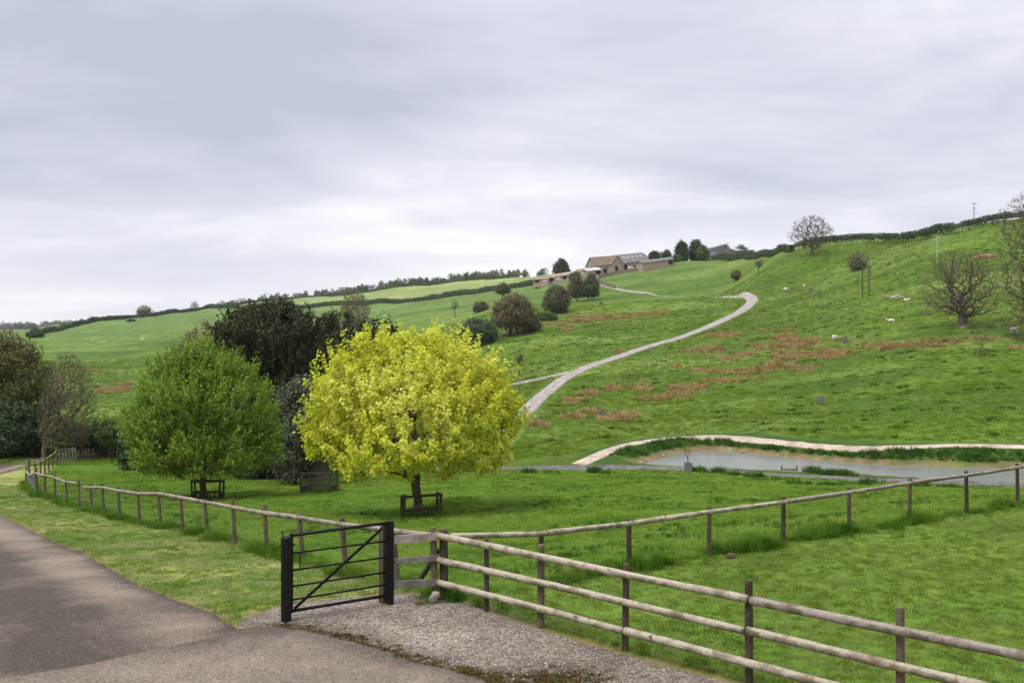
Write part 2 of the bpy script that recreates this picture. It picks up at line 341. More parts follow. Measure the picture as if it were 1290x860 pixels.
def mat_asphalt(name, dark, pale, grit):
    m, t, o = newmat(name); b = NB(t); p = b.pos()
    w_ = attr(b, 'wear').outputs['Fac']
    big = b.noise(p, 0.55, 6, 0.62, 0.6); f = b.math('ADD', b.math('MULTIPLY', w_, 0.75), b.math('MULTIPLY', b.math('SUBTRACT', big, 0.5), 1.5))
    c = b.ramp(f, (0.05, dark), (0.75, pale))
    g = b.noise(p, 30, 5, 0.85); c = b.mix(1.0, c, b.ramp(g, (0.40, 0.45), (0.60, 1.55)), 'MULTIPLY')
    c = b.mix(b.ramp(b.noise(p, 20, 2, 0.6), (0.66, 0.0), (0.72, 0.6)), c, grit)
    c = b.mix(b.ramp(b.noise(p, 2.1, 5, 0.7), (0.62, 0.0), (0.75, 0.45)), c, (0.05, 0.043, 0.035))
    s_ = b.bsdf(c, 0.85, 0.3, b.bump(g, 0.5, 0.01)); b.l(s_.outputs[0], o.inputs[0]); return m
def mat_gravel(name, cols, dirt, sc=30):
    m, t, o = newmat(name); b = NB(t); p = b.pos()
    v = b.n('ShaderNodeTexVoronoi'); b.l(p, v.inputs['Vector']); v.inputs['Scale'].default_value = sc
    sx = b.n('ShaderNodeSeparateColor'); b.l(v.outputs['Color'], sx.inputs[0])
    c = b.ramp(sx.outputs[0], (0.0, cols[0]), (0.5, cols[1]), (1.0, cols[2]))
    c = b.mix(1.0, c, b.ramp(b.noise(p, 0.9, 5, 0.6), (0.35, 0.58), (0.65, 1.15)), 'MULTIPLY')
    d = b.math('MULTIPLY', attr(b, 'wear').outputs['Fac'], b.ramp(b.noise(p, 3.1, 5, 0.7), (0.30, 0.2), (0.60, 1.0)))
    c = b.mix(d, c, dirt)
    s_ = b.bsdf(c, 0.9, 0.25, b.bump(v.outputs['Distance'], 0.9, 0.02)); b.l(s_.outputs[0], o.inputs[0]); return m

M_GROUND = mat_ground()
M_LAWN = mat_grass('mown_grass', (0.068, 0.128, 0.013), (0.121, 0.191, 0.022), (0.205, 0.250, 0.057))
M_VERGE = mat_grass('verge_grass', (0.078, 0.165, 0.016), (0.149, 0.246, 0.034), (0.323, 0.348, 0.154))
M_PADDOCK = mat_grass('paddock_grass', (0.080, 0.158, 0.018), (0.142, 0.242, 0.029), (0.234, 0.320, 0.056))
M_LONG = mat_grass('long_grass', (0.034, 0.088, 0.009), (0.070, 0.154, 0.012), (0.128, 0.211, 0.028))
M_NETTLE = mat_grass('weed_leaf', (0.031, 0.078, 0.015), (0.051, 0.124, 0.019), (0.086, 0.169, 0.026))
M_HILLTUFT = mat_grass('hill_tuft', (0.085, 0.156, 0.011), (0.116, 0.198, 0.015), (0.166, 0.243, 0.025))
M_RUSH = mat_grass('dry_rush', (0.158, 0.100, 0.037), (0.301, 0.201, 0.084), (0.442, 0.326, 0.158), 0.2)
M_MOSS = mat_grass('moss', (0.030, 0.028, 0.010), (0.060, 0.050, 0.014), (0.120, 0.084, 0.024), 0.2)
M_BARK = mat_simple('bark', (0.041, 0.031, 0.018), (0.116, 0.094, 0.056), 9, 0.9, 0.2, 0.02)
M_BARKG = mat_simple('lichen_bark', (0.062, 0.053, 0.032), (0.170, 0.143, 0.089), 7, 0.9, 0.2, 0.02)
M_TWIG = mat_simple('twig_bark', (0.071, 0.057, 0.031), (0.154, 0.127, 0.069), 3, 0.9, 0.2)
M_RAIL = mat_rail('peeled_rail', (0.261, 0.222, 0.162), (0.447, 0.405, 0.310), (0.121, 0.080, 0.046), (0.093, 0.090, 0.037))
M_RAILRED = mat_rail('reddish_rail', (0.175, 0.136, 0.109), (0.323, 0.282, 0.233), (0.079, 0.045, 0.033), (0.070, 0.070, 0.033))
M_RAILOLD = mat_rail('weathered_rail', (0.170, 0.135, 0.105), (0.330, 0.285, 0.235), (0.075, 0.055, 0.040), (0.11, 0.10, 0.05))
M_POST = mat_rail('brown_post', (0.040, 0.026, 0.018), (0.100, 0.072, 0.052), (0.022, 0.013, 0.008), (0.045, 0.040, 0.020))
M_POSTOLD = mat_rail('grey_brown_post', (0.080, 0.057, 0.040), (0.167, 0.128, 0.091), (0.044, 0.030, 0.021), (0.073, 0.064, 0.030))
M_PLANK = mat_rail('weathered_plank', (0.22, 0.18, 0.155), (0.40, 0.345, 0.315), (0.13, 0.09, 0.07), (0.15, 0.13, 0.08))
M_PLANKG = mat_rail('grey_plank', (0.13, 0.115, 0.11), (0.25, 0.23, 0.22), (0.09, 0.07, 0.06), (0.11, 0.10, 0.06))
M_PLANKD = mat_rail('dark_plank', (0.036, 0.024, 0.018), (0.092, 0.064, 0.048), (0.024, 0.016, 0.012), (0.048, 0.044, 0.024))
M_BLACK = mat_simple('black_paint', (0.003, 0.003, 0.003), (0.008, 0.008, 0.007), 14, 0.55, 0.22, 0.003)
M_MOSSPOST = mat_rail('green_stained_post', (0.048, 0.044, 0.024), (0.120, 0.108, 0.068), (0.028, 0.024, 0.014), (0.048, 0.056, 0.016))
M_WIRE = mat_simple('galvanised_wire', (0.22, 0.22, 0.21), (0.38, 0.38, 0.37), 5, 0.5, 0.5, 0, 0.6)
M_STONE = mat_simple('rock', (0.20, 0.16, 0.12), (0.42, 0.36, 0.29), 6, 0.9, 0.2, 0.03)
M_GUARD = mat_simple('grey_guard', (0.097, 0.100, 0.095), (0.170, 0.172, 0.165), 6, 0.7, 0.3)
M_WOOL = mat_simple('wool', (0.52, 0.44, 0.36), (0.70, 0.62, 0.54), 8, 0.95, 0.1, 0.02)
M_WALL = mat_simple('limestone_wall', (0.22, 0.17, 0.12), (0.36, 0.29, 0.22), 1.3, 0.9, 0.2, 0.03)
M_TILE = mat_simple('brown_stone_slate', (0.12, 0.095, 0.070), (0.20, 0.16, 0.12), 1.0, 0.9, 0.2, 0.02)
M_SHEET = mat_simple('grey_sheet_roof', (0.115, 0.108, 0.105), (0.17, 0.16, 0.155), 0.8, 0.8, 0.25)
M_PALE = mat_simple('pale_skylight', (0.34, 0.34, 0.35), (0.46, 0.46, 0.47), 1, 0.6, 0.3)
M_RUST = mat_simple('rusty_iron', (0.194, 0.090, 0.050), (0.307, 0.213, 0.144), 0.9, 0.85, 0.2)
M_RUSTP = mat_simple('faded_rust_iron', (0.222, 0.147, 0.110), (0.342, 0.275, 0.239), 0.6, 0.85, 0.2)
M_WHITE = mat_simple('white_sheet', (0.58, 0.58, 0.60), (0.74, 0.74, 0.76), 1, 0.6, 0.3)
M_DARK = mat_simple('dark_opening', (0.012, 0.011, 0.010), (0.025, 0.022, 0.02), 2, 0.9, 0.1)
M_BLUE = mat_simple('blue_grey_sheet', (0.17, 0.21, 0.26), (0.26, 0.30, 0.36), 1.2, 0.7, 0.3)
M_DRYST = mat_simple('dry_stone', (0.13, 0.11, 0.085), (0.27, 0.23, 0.18), 2.5, 0.9, 0.2, 0.05)
M_SOIL = mat_simple('bare_soil', (0.16, 0.085, 0.045), (0.30, 0.17, 0.10), 1.1, 0.95, 0.1, 0.05)
M_RED = mat_simple('red_machine', (0.26, 0.05, 0.04), (0.36, 0.10, 0.08), 2, 0.6, 0.4)
M_ASPHALT = mat_asphalt('asphalt', (0.052, 0.041, 0.030), (0.193, 0.150, 0.113), (0.314, 0.256, 0.192))
M_APRON = mat_asphalt('pale_asphalt', (0.074, 0.060, 0.044), (0.199, 0.159, 0.121), (0.336, 0.276, 0.211))
M_GRAVEL = mat_gravel('pink_gravel', ((0.091, 0.074, 0.056), (0.212, 0.175, 0.135), (0.368, 0.316, 0.254)), (0.042, 0.035, 0.016))
M_STRIP = mat_gravel('grey_gravel', ((0.072, 0.061, 0.061), (0.137, 0.119, 0.119), (0.216, 0.194, 0.194)), (0.058, 0.072, 0.022), 6)
M_PATH = mat_gravel('pale_path', ((0.34, 0.265, 0.195), (0.44, 0.355, 0.275), (0.53, 0.45, 0.36)), (0.30, 0.24, 0.15), 9)
M_TRACK = mat_gravel('grey_track', ((0.235, 0.210, 0.19), (0.32, 0.285, 0.26), (0.41, 0.37, 0.34)), (0.17, 0.15, 0.10), 5)
def mat_water():
    m, t, o = newmat('water'); b = NB(t); p = b.pos()
    nz = b.noise(p, 1.4, 4, 0.6, 0, (1, 2.6, 1))
    s_ = b.bsdf((0.15, 0.16, 0.14), 0.23, 0.5, b.bump(nz, 0.02, 0.03)); s_.inputs['IOR'].default_value = 3.0
    b.l(s_.outputs[0], o.inputs[0]); return m
M_WATER = mat_water()
def mat_stones():
    m, t, o = newmat('loose_stone'); b = NB(t); oi = b.n('ShaderNodeObjectInfo')
    c = b.ramp(oi.outputs['Random'], (0.0, (0.060, 0.048, 0.040)), (0.5, (0.20, 0.168, 0.143)), (1.0, (0.38, 0.345, 0.305)))
    b.l(b.bsdf(c, 0.85, 0.3).outputs[0], o.inputs[0]); return m
M_LOOSE = mat_stones()

# ------------------------------------------------------------------ plan of the place
CORNER = (-1.24, 17.3)
def near_fence(t): return (CORNER[0] + t, CORNER[1] - t)
FARDIR = ((13.97 + 1.24), (27.5 - 17.3))
def far_fence(s): return (CORNER[0] + FARDIR[0]*s, CORNER[1] + FARDIR[1]*s)
LEFT_POSTS = [(502, 18.8), (436, 20.7), (382, 22.7), (336, 24.6), (296, 26.6), (262, 28.5), (230, 30.5), (203, 32.4), (176, 34.3), (151, 36.3), (131, 38.2), (116, 40.2), (100, 42.1), (84, 44.0), (69.6, 46.0), (57, 48.0), (46, 50.0)]
def xy(px, Y): return ((px - CX) / F * Y, Y)
LEFTL = [CORNER] + [xy(*p) for p in LEFT_POSTS] + [xy(33, 62)]
LEFTL2 = [xy(33, 62), xy(37, 65), xy(44, 68.5), xy(51, 72), xy(56.5, 75), xy(61.5, 78), (xy(66.5, 81.5)), xy(71.5, 85)]
LAWN = [CORNER, far_fence(1), far_fence(2.2), (45, 20), (30, 2), near_fence(14)]
ROAD_R = [(8.0, 4.0), (2.5, 9.0)] + [tuple(at(*p)[:2]) for p in ((620, 866), (607, 857), (569, 845), (517, 834), (479, 819), (433, 806), (384, 796), (345, 790))]
VERGE_EDGE = [tuple(at(*p)[:2]) for p in ((299, 793), (269, 773), (217, 755), (174, 738), (141, 718), (102, 696), (64, 681), (0, 649))] + [(-24.5, 46), (-31, 58.5), (-37.5, 71), (-40.3, 82), (-41.5, 88), (-47, 99)]
ROAD_L = [(-56, 99), (-47.5, 86), (-45.5, 78), (-39, 64), (-30, 48), (-22.5, 35), (-15.5, 24), (-11, 17), (-9, 12), (-8, 4)]
JOINT = [tuple(at(*p)[:2]) for p in ((345, 790), (330, 791.5), (256, 806), (159, 827), (115, 837), (38, 850), (0, 856))] + [(-8.0, 12.2), (-8.8, 11.8)]
# the driveway runs from the joint away to the left; the apron is the paler tarmac nearest the camera
DRIVE = VERGE_EDGE + ROAD_L[:-2] + JOINT[::-1]
APRON = ROAD_R + JOINT[1:] + [(-9, 4)]
GRAVEL = ROAD_R + [tuple(at(*p)[:2]) for p in ((300, 793), (303, 783), (330, 772), (352, 763), (400, 757), (450, 752), (490, 748), (520, 747), (553, 752), (600, 765), (640, 778), (690, 797), (740, 812), (788, 826), (860, 846), (940, 866))] + [near_fence(7.2), near_fence(12)]
VERGE = LEFTL + LEFTL2 + [(-44, 88), (-41.5, 88)] + VERGE_EDGE[::-1][2:] + [tuple(at(*p)[:2]) for p in ((303, 783), (330, 772), (352, 763), (400, 757), (490, 748), (540, 748))]
PADDOCK = LEFTL[::-1] + [far_fence(1), far_fence(2.2)] + [tuple(at(px, py)[:2]) for px, py in ((1290, 614), (1200, 612), (1100, 608), (1000, 601), (900, 596.5), (820, 592.5), (740, 593), (660, 593))] + [xy(500, 78), xy(350, 80), xy(200, 84), xy(95, 88), xy(71.5, 85)]
STRIP_C = [at(px, py, 60) for px, py in ((540, 590), (660, 590), (740, 589.5), (800, 589), (850, 590), (900, 592.5), (960, 597), (1030, 601), (1100, 604.5), (1200, 608.5), (1290, 610.5))] + [Vector((45, 68, 0)), Vector((70, 62, 0))]
PATH_C = [at(px, py, 70) for px, py in ((728, 585.5), (745, 578), (770, 566.5), (800, 558.5), (840, 552), (880, 549.5), (920, 550.5), (960, 555), (1010, 561), (1080, 566.5), (1120, 565), (1180, 561.5), (1240, 561), (1290, 562.5))] + [Vector((48, 82, 0)), Vector((70, 76, 0))]

RUSH = []                                # (column, row, half width, half height) of the brown rush beds, photo pixels
for t in ((985, 425, 22, 4), (1000, 434, 34, 7), (960, 436, 22, 5), (1010, 430, 26, 5), (985, 416, 16, 2), (1040, 447, 38, 6), (1000, 450, 30, 4), (975, 461, 34, 5), (930, 470, 34, 4), (900, 480, 26, 4), (870, 489, 26, 4), (845, 497, 26, 4), (820, 503, 18, 3), (785, 525, 20, 6), (765, 527, 14, 3),
          (745, 519, 22, 3), (722, 525, 16, 3), (678, 535, 15, 4), (1110, 436, 30, 4), (1150, 434, 34, 5), (1195, 430, 38, 4), (1240, 427, 36, 3), (1280, 437, 14, 3), (920, 422, 14, 3), (893, 441, 24, 4), (868, 442, 14, 3), (905, 423, 18, 3), (935, 447, 24, 3), (985, 444, 20, 3),
          (918, 452, 16, 2.4), (950, 466, 26, 4), (885, 466, 20, 3), (850, 462, 10, 2), (720, 506, 14, 4), (742, 496, 12, 4), (775, 489, 13, 4), (812, 492, 10, 4), (780, 444, 9, 2.4), (812, 480, 8, 2), (800, 487, 10, 2), (700, 409, 18, 1.6), (735, 404, 26, 1.8), (775, 400, 24, 1.8), (805, 397, 14, 1.6), (830, 394.5, 14, 2.6), (757, 398.5, 9, 2),
          (750, 401, 16, 1.6), (725, 399.5, 16, 1.3), (640, 417, 6, 2), (715, 416, 8, 1.3), (625, 484, 16, 2.4), (632, 468, 10, 2), (960, 417, 10, 2), (1010, 464, 24, 4), (955, 477, 20, 3.5),
          (140, 492, 20, 3), (125, 468, 10, 1.6), (150, 484, 14, 1.6), (75, 478, 8, 3), (75, 505, 10, 3), (115, 467, 14, 1.8), (160, 489, 8, 2)): RUSH.append(t)

# ------------------------------------------------------------------ ground
def tint_at(X, Y, Z):
    px = CX + X / Y * F; py = CY - (Z - CZ) / Y * F
    def c(*v): return np.array(v)
    n_ = X.shape; col = np.zeros(n_ + (3,)) + c(.083, .140, .013)
    def blend(mask, cc): nonlocal col; m_ = np.clip(mask, 0, 1)[..., None]; col = col * (1 - m_) + c(*cc) * m_
    blend(sstep(300, 480, Y), (.112, .176, .044))
    # fields beyond the hedges are paler grass with some yellow flowers
    hl = np.interp(X, [-260, -175, -110, -53, -17, 12, 40], [640, 620, 560, 520, 480, 450, 430])
    blend(((Y > hl) & (X < 45) & (Y < 1100)) * 0.9, (.190, .258, .090))
    blend(((Y > hl) & (X < 45) & (X > -130) & (Y < 800)) * np.clip(vnoise(X/60, Y/16, 31) * 2, 0, .3), (.34, .33, .09))
    blend(sstep(1000, 1400, Y), (.100, .155, .065))
    # darker and paler bands: shading of the slope's undulations painted into the tint
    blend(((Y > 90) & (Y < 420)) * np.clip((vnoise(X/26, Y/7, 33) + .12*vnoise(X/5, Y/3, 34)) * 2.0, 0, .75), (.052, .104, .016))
    blend(((Y > 85) & (Y < 420)) * np.clip((vnoise(X/30, Y/9, 37)) * 1.8, 0, .6), (.150, .212, .046))
    return col
def near_tint(col, X, Y):
    def blend(mask, cc):
        m_ = np.clip(mask, 0, 1)[..., None]; col[:] = col * (1 - m_) + np.array(cc) * m_
    m = (Y < 110) & (np.abs(X) < 90); x, y = X[m], Y[m]; sub = col[m]
    def bl(mask, cc):
        nonlocal sub; k = np.clip(mask, 0, 1)[..., None]; sub = sub * (1 - k) + np.array(cc) * k
    bl(1 - sstep(-.05, .05, poly_sd(x, y, PADDOCK)), (.085, .180, .014))
    bl(1 - sstep(-.05, .1, poly_sd(x, y, LAWN)), (.105, .180, .020))
    stripe = 0.5 + 0.5*np.sin((x*0.55 - y*0.83) * 3.4 + 1.5*vnoise(x/3, y/3, 41))
    bl((1 - sstep(-.05, .1, poly_sd(x, y, LAWN))) * stripe * 0.35, (.140, .205, .036))
    bl(1 - sstep(-.05, .15, poly_sd(x, y, VERGE)), (.140, .215, .026))
    bl((1 - sstep(-.05, .15, poly_sd(x, y, VERGE))) * np.clip(vnoise((x*.55+y*.83)/5, (x*.83-y*.55)/1.1, 43)*2.2 + sstep(30, 50, y)*.5, 0, .7), (.330, .320, .110))
    pdist = poly_sd(x, y, POND)
    bl((1 - sstep(.45, .95, pdist)) * (0.8 + 0.8*vnoise(x/2, y/2, 44)), (.215, .150, .085))
    bl((pdist > 0.1) * (1 - sstep(4.0, 5.5, pdist)) * sstep(.8, 1.2, pdist) * .8, (.030, .075, .012))
    edge = np.minimum(poly_sd(x, y, GRAVEL), poly_sd(x, y, DRIVE))
    bl((1 - sstep(.05, .40 + .5*np.clip(vnoise(x*1.3, y*1.3, 45), -.3, 1), edge)) * .8, (.235, .180, .080))
    col[m] = sub
RUSHPX = np.array(RUSH)
def rush_mask(px, py, grow=1.0):
    d = np.full(px.shape, 9.0)
    for a, b_, hw, hh in RUSH: d = np.minimum(d, np.hypot((px - a) / (hw * grow), (py - b_) / (hh * grow)))
    return d
if True:
    phs = np.concatenate([np.linspace(180, 48, 16), [42, 37.5, 35, 34]]) ; edge_phi = math.degrees(math.atan(TMAX))
    vX = GX.copy(); vY = GY.copy(); vZ = HT.copy()
    rr = np.exp(gly) * math.sqrt(1 + TMAX**2); avg = (HT[0] + HT[-1]) / 2
    Ls, Rs = [], []
    for ph in phs:
        wgt = sstep(45, 180, ph)
        zr = HT[-1] * (1 - wgt) + avg * wgt; zl = HT[0] * (1 - wgt) + avg * wgt
        Rs.append((rr*math.sin(R(ph)), rr*math.cos(R(ph)), zr)); Ls.append((-rr*math.sin(R(ph)), rr*math.cos(R(ph)), zl))
    cols = [np.stack(c_, 1) for c_ in Ls] + [np.stack((vX[i], vY[i], vZ[i]), 1) for i in range(NT)] + [np.stack(c_, 1) for c_ in Rs[::-1]]
    V = np.stack(cols); nc = len(cols); V[-1] = V[0]
    tint = np.zeros((nc, NR, 4)); tint[..., 3] = 1; k0 = len(Ls)
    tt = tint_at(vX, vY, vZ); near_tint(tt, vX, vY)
    ppx = CX + vX / vY * F; ppy = CY - (vZ - CZ) / vY * F
    rm = rush_mask(ppx, ppy + 0.0) + 0.8*vnoise(vX/3.2, vY/2.2, 51)
    mk = ((1 - sstep(0.65, 1.1, rm)) * (vY > 85) * .8)[..., None]
    tt = tt * (1 - mk) + np.array((.185, .138, .048)) * mk
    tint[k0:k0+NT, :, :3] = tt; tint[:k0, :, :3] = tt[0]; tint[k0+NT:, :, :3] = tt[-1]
    idx = np.arange(nc * NR).reshape(nc, NR)
    Fq = np.stack((idx[:-1, :-1], idx[1:, :-1], idx[1:, 1:], idx[:-1, 1:]), -1).reshape(-1, 4)
    V = V.reshape(-1, 3); Tn = tint.reshape(-1, 4)
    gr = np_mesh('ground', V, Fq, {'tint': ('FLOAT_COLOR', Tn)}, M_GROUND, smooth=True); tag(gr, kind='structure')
    # floor under the camera closes the sheet
    mb = MB(); k = 40; r0 = Y0 * math.sqrt(1 + TMAX**2) * 1.06
    mb.add([(0, 0, -.02)] + [(r0*math.cos(2*math.pi*i/k), r0*math.sin(2*math.pi*i/k), -.02) for i in range(k)], [(0, 1+i, 1+(i+1) % k) for i in range(k)])
    # (kept as a second small sheet of the same ground, behind the picture)
    g2 = mb.build('ground', M_ASPHALT); tag(g2, kind='structure')

def sheet(name, poly, mat, lift, step=0.4, wear=None, kind='structure'):
    bm = bmesh.new(); vs = [bm.verts.new((p[0], p[1], 0)) for p in poly]; bm.faces.new(vs)
    P = np.array(poly); x0, y0 = P.min(0); x1, y1 = P.max(0)
    for ax, a, b_ in ((0, x0, x1), (1, y0, y1)):
        st = step; c_ = a + st
        while c_ < b_:
            nrm = (1, 0, 0) if ax == 0 else (0, 1, 0); pt = (c_, 0, 0) if ax == 0 else (0, c_, 0)
            bmesh.ops.bisect_plane(bm, geom=bm.verts[:] + bm.edges[:] + bm.faces[:], dist=1e-5, plane_co=pt, plane_no=nrm)
            if ax == 1 and c_ > 32: st = step * 3
            c_ += st
    bmesh.ops.triangulate(bm, faces=[f for f in bm.faces if len(f.verts) > 4])
    me = bpy.data.meshes.new(name); bm.normal_update()
    for v in bm.verts: v.co.z = gz(v.co.x, v.co.y) + lift + .0003 * max(0, v.co.y)
    for f in bm.faces:
        if f.normal.z < 0: f.normal_flip()
    bm.to_mesh(me); bm.free()
    X = np.array([v.co.x for v in me.vertices]); Y = np.array([v.co.y for v in me.vertices])
    a = me.attributes.new('wear', 'FLOAT', 'POINT'); a.data.foreach_set('value', (np.clip(wear(X, Y), 0, 1.2) if wear else np.zeros(len(X))).astype(np.float32))
    return tag(link_mesh(name, me, mat, None, True), kind=kind)
def strip(name, pts, width, mat, lift, step=2.0, kind='structure', edge=0.12, rag=0.06):
    P = smooth_line([(p[0], p[1]) for p in pts], 3); P = resample(P, step); T_ = np.gradient(P, axis=0); T_ /= np.linalg.norm(T_, axis=1)[:, None]; Nn = np.stack((-T_[:, 1], T_[:, 0]), 1)
    cols_ = [-.5, -.46, -.25, 0, .25, .46, .5]; V = []; W = []
    wd = width if hasattr(width, '__len__') else [width] * 2
    ww = np.interp(np.linspace(0, 1, len(P)), np.linspace(0, 1, len(wd)), wd)
    for k, c_ in enumerate(cols_):
        off = c_ * ww * (1 + (rag * 2 * vnoise(P[:, 0]*.9, P[:, 1]*.9, 60 + k) if abs(c_) > .4 else 0)); q = P + Nn * off[:, None]
        V.append(np.stack((q[:, 0], q[:, 1], H(q[:, 0], q[:, 1]) + lift + .0003 * q[:, 1] - (0.0 if abs(c_) < .48 else lift + .05)), 1)); W.append(np.full(len(P), {0: .35, 1: 0, 2: 0}.get(int(abs(c_)*4), 0) if abs(c_) < .48 else .9))
    V = np.stack(V, 1); m_, k_ = V.shape[:2]; idx = np.arange(m_*k_).reshape(m_, k_)
    Fq = np.stack((idx[:-1, :-1], idx[:-1, 1:], idx[1:, 1:], idx[1:, :-1]), -1).reshape(-1, 4)[:, ::-1]
    return tag(np_mesh(name, V.reshape(-1, 3), Fq, {'wear': ('FLOAT', np.stack(W, 1).ravel())}, mat, None, True), kind=kind)

def wear_drive(X, Y):                    # paler wheel tracks, darker crown and edges
    d = line_d(X, Y, VERGE_EDGE)
    w_ = 0.35 + .55*np.exp(-((d-.75)/.55)**2) - .38*np.exp(-((d-2.35)/.85)**2) + .30*np.exp(-((d-4.1)/.6)**2) - .35*np.exp(-(d/.12)**2)
    return w_ - .5*sstep(5.0, 6.2, d)
sheet('driveway', DRIVE, M_ASPHALT, .006, .35, wear_drive)
sheet('driveway_apron', APRON, M_APRON, .012, .35, lambda X, Y: .75 - .35*np.exp(-(line_d(X, Y, JOINT)/.35)**2) - .6*np.exp(-(line_d(X, Y, ROAD_R)/.3)**2) - .25*sstep(.0, .3, vnoise(X*.7, Y*.7, 71)))
sheet('gravel_area', GRAVEL, M_GRAVEL, .010, .3, lambda X, Y: 1.15*np.exp(-(line_d(X, Y, ROAD_R[1:])/(.30 + .10*np.sin(X*2)))**2) + 1.0*np.exp(-(np.hypot(X-.55, Y-13.1)/1.1)**2) + .5*np.exp(-(poly_sd(X, Y, GRAVEL)/.2)**2))
strip('gravel_strip', STRIP_C, [2.0, 2.2, 2.0, 2.6, 3.2], M_STRIP, .03, 1.0)
strip('pond_path', PATH_C, [1.4, 1.3, 1.0, .95, .95, .9], M_PATH, .03, 1.0)
strip('farm_track', TRACK_C, [2.5, 2.3, 2.4, 2.6, 2.9, 3.2, 3.2], M_TRACK, .06, 2.0)
strip('farm_track', TRACK_T, [2.6, 2.2, 2.8], M_TRACK, .06, 3.0)
strip('side_track', SIDE_C, [1.7, 1.6], M_TRACK, .08, 2.0)
mb = MB(); mb.add([(*p, ZW) for p in POND], [tuple(range(len(POND)))[::-1]])
bm = bmesh.new(); 
wv = [bm.verts.new((p[0], p[1], ZW)) for p in [(a[0]*1.0, a[1]) for a in POND]]; f_ = bm.faces.new(wv); bmesh.ops.triangulate(bm, faces=[f_]); bm.normal_update()
for f_ in bm.faces:
    if f_.normal.z < 0: f_.normal_flip()
me = bpy.data.meshes.new('pond_water'); bm.to_mesh(me); bm.free(); tag(link_mesh('pond_water', me, M_WATER), kind='structure')
M_LITTER = mat_simple('litter', (0.018, 0.014, 0.010), (0.16, 0.12, 0.08), 3, 0.9, 0.1, 0, 0, None, 0.45, 0.75)
M_DARKTUFT = mat_grass('dark_tuft', (0.016, 0.046, 0.007), (0.032, 0.085, 0.010), (0.060, 0.125, 0.016))

# ------------------------------------------------------------------ fences and gate
rng = random.Random(11)
def rail_mesh(name, pts, r, mat, parent, n=8, wob=.04, kn=.1):
    P = resample([tuple(p) for p in pts], 0.22 if len(pts) < 3 else 0.3); k = len(P)
    rad = [r * (1.08 - .16*i/k + kn * rng.uniform(-.3, .3) + (.10 if rng.random() < .08 else 0)) for i in range(k)]
    amp = r * .12; ph = rng.uniform(0, 6)
    Q = [(p[0], p[1], p[2] + amp * math.sin(ph + i * .22) + rng.uniform(-.04, .04) * r) for i, p in enumerate(P)]
    mb = MB(); mb.tube(Q, rad, n, wob, rng); return mb.build(name, mat, parent, True)
def post_mesh(name, x, y, h, r, mat, parent, lean=(0, 0), n=8, sink=.25, slant=.0, base=None):
    z = gz(x, y) if base is None else base
    P = [(x - lean[0]*sink, y - lean[1]*sink, z - sink)] + [(x + lean[0]*h*t, y + lean[1]*h*t, z + h*t) for t in (0, .25, .5, .75, .97, 1)]
    rad = [r*1.05, r*1.03, r*rng.uniform(.97, 1.03), r*rng.uniform(.97, 1.03), r*.98, r*.96, r*.84]
    mb = MB(); mb.tube(P, rad, n, .06, rng); return mb.build(name, mat, parent, False)
def netting(line, heights, vstep, parent, off=(0, 0), r=.0016):
    mb = MB(); P = resample(line, 1.2)
    for h in heights:
        pts = [(p[0]+off[0], p[1]+off[1], gz(p[0], p[1]) + h + .012*math.sin(p[0]*2.1 + h*9)) for p in P]; mb.tube(pts, r, 3, 0, rng, False)
    Q = resample(line, vstep)
    for q in Q:
        z = gz(q[0], q[1]); mb.tube([(q[0]+off[0], q[1]+off[1], z + heights[0]), (q[0]+off[0], q[1]+off[1], z + heights[-1])], r*.7, 3, 0, rng, False)
    return tag(mb.build('wire_netting', M_WIRE, parent), kind='stuff')

# near fence: three round rails
nf = empty('rail_fence', (*near_fence(2.0), 0), 'pale round three-rail fence running from the corner posts to the lower right', 'fence')
for t, h, m_, r_ in ((.82, 1.21, M_POST, .042), (1.69, 1.30, M_POSTOLD, .060), (2.88, 1.27, M_POST, .050), (4.33, 1.37, M_POST, .056), (5.75, 1.40, M_POSTOLD, .052), (7.4, 1.38, M_POST, .055), (9.2, 1.35, M_POSTOLD, .055)):
    x, y = near_fence(t); post_mesh('post', x, y, h, r_, m_, nf, (rng.uniform(-.012, .012), rng.uniform(-.012, .012)))
FO = (-.075, -.075)
def nfp(t, z, dz=0): x, y = near_fence(t); return (x + FO[0], y + FO[1], z + dz)
for pieces in (((-.06, 4.36, 1.125, 1.155), (4.40, 11, 1.15, 1.19)), ((-.05, 4.32, .72, .745), (4.36, 11, .745, .76)), ((-.04, 2.90, .325, .325), (2.94, 8.0, .325, .335), (8.04, 11, .335, .34))):
    for a, b_, za, zb in pieces: 
        o = rail_mesh('rail', [nfp(a, za), nfp(b_, zb)], .054, M_RAILRED if (a == 4.40) else M_RAIL, nf, 10)
        if a == 4.40: o['label'] = 'reddish newer top rail'
netting([near_fence(0), near_fence(11)], (.06, .20, .34, .48, .62, .78, .95), .30, nf, (.06, .06))

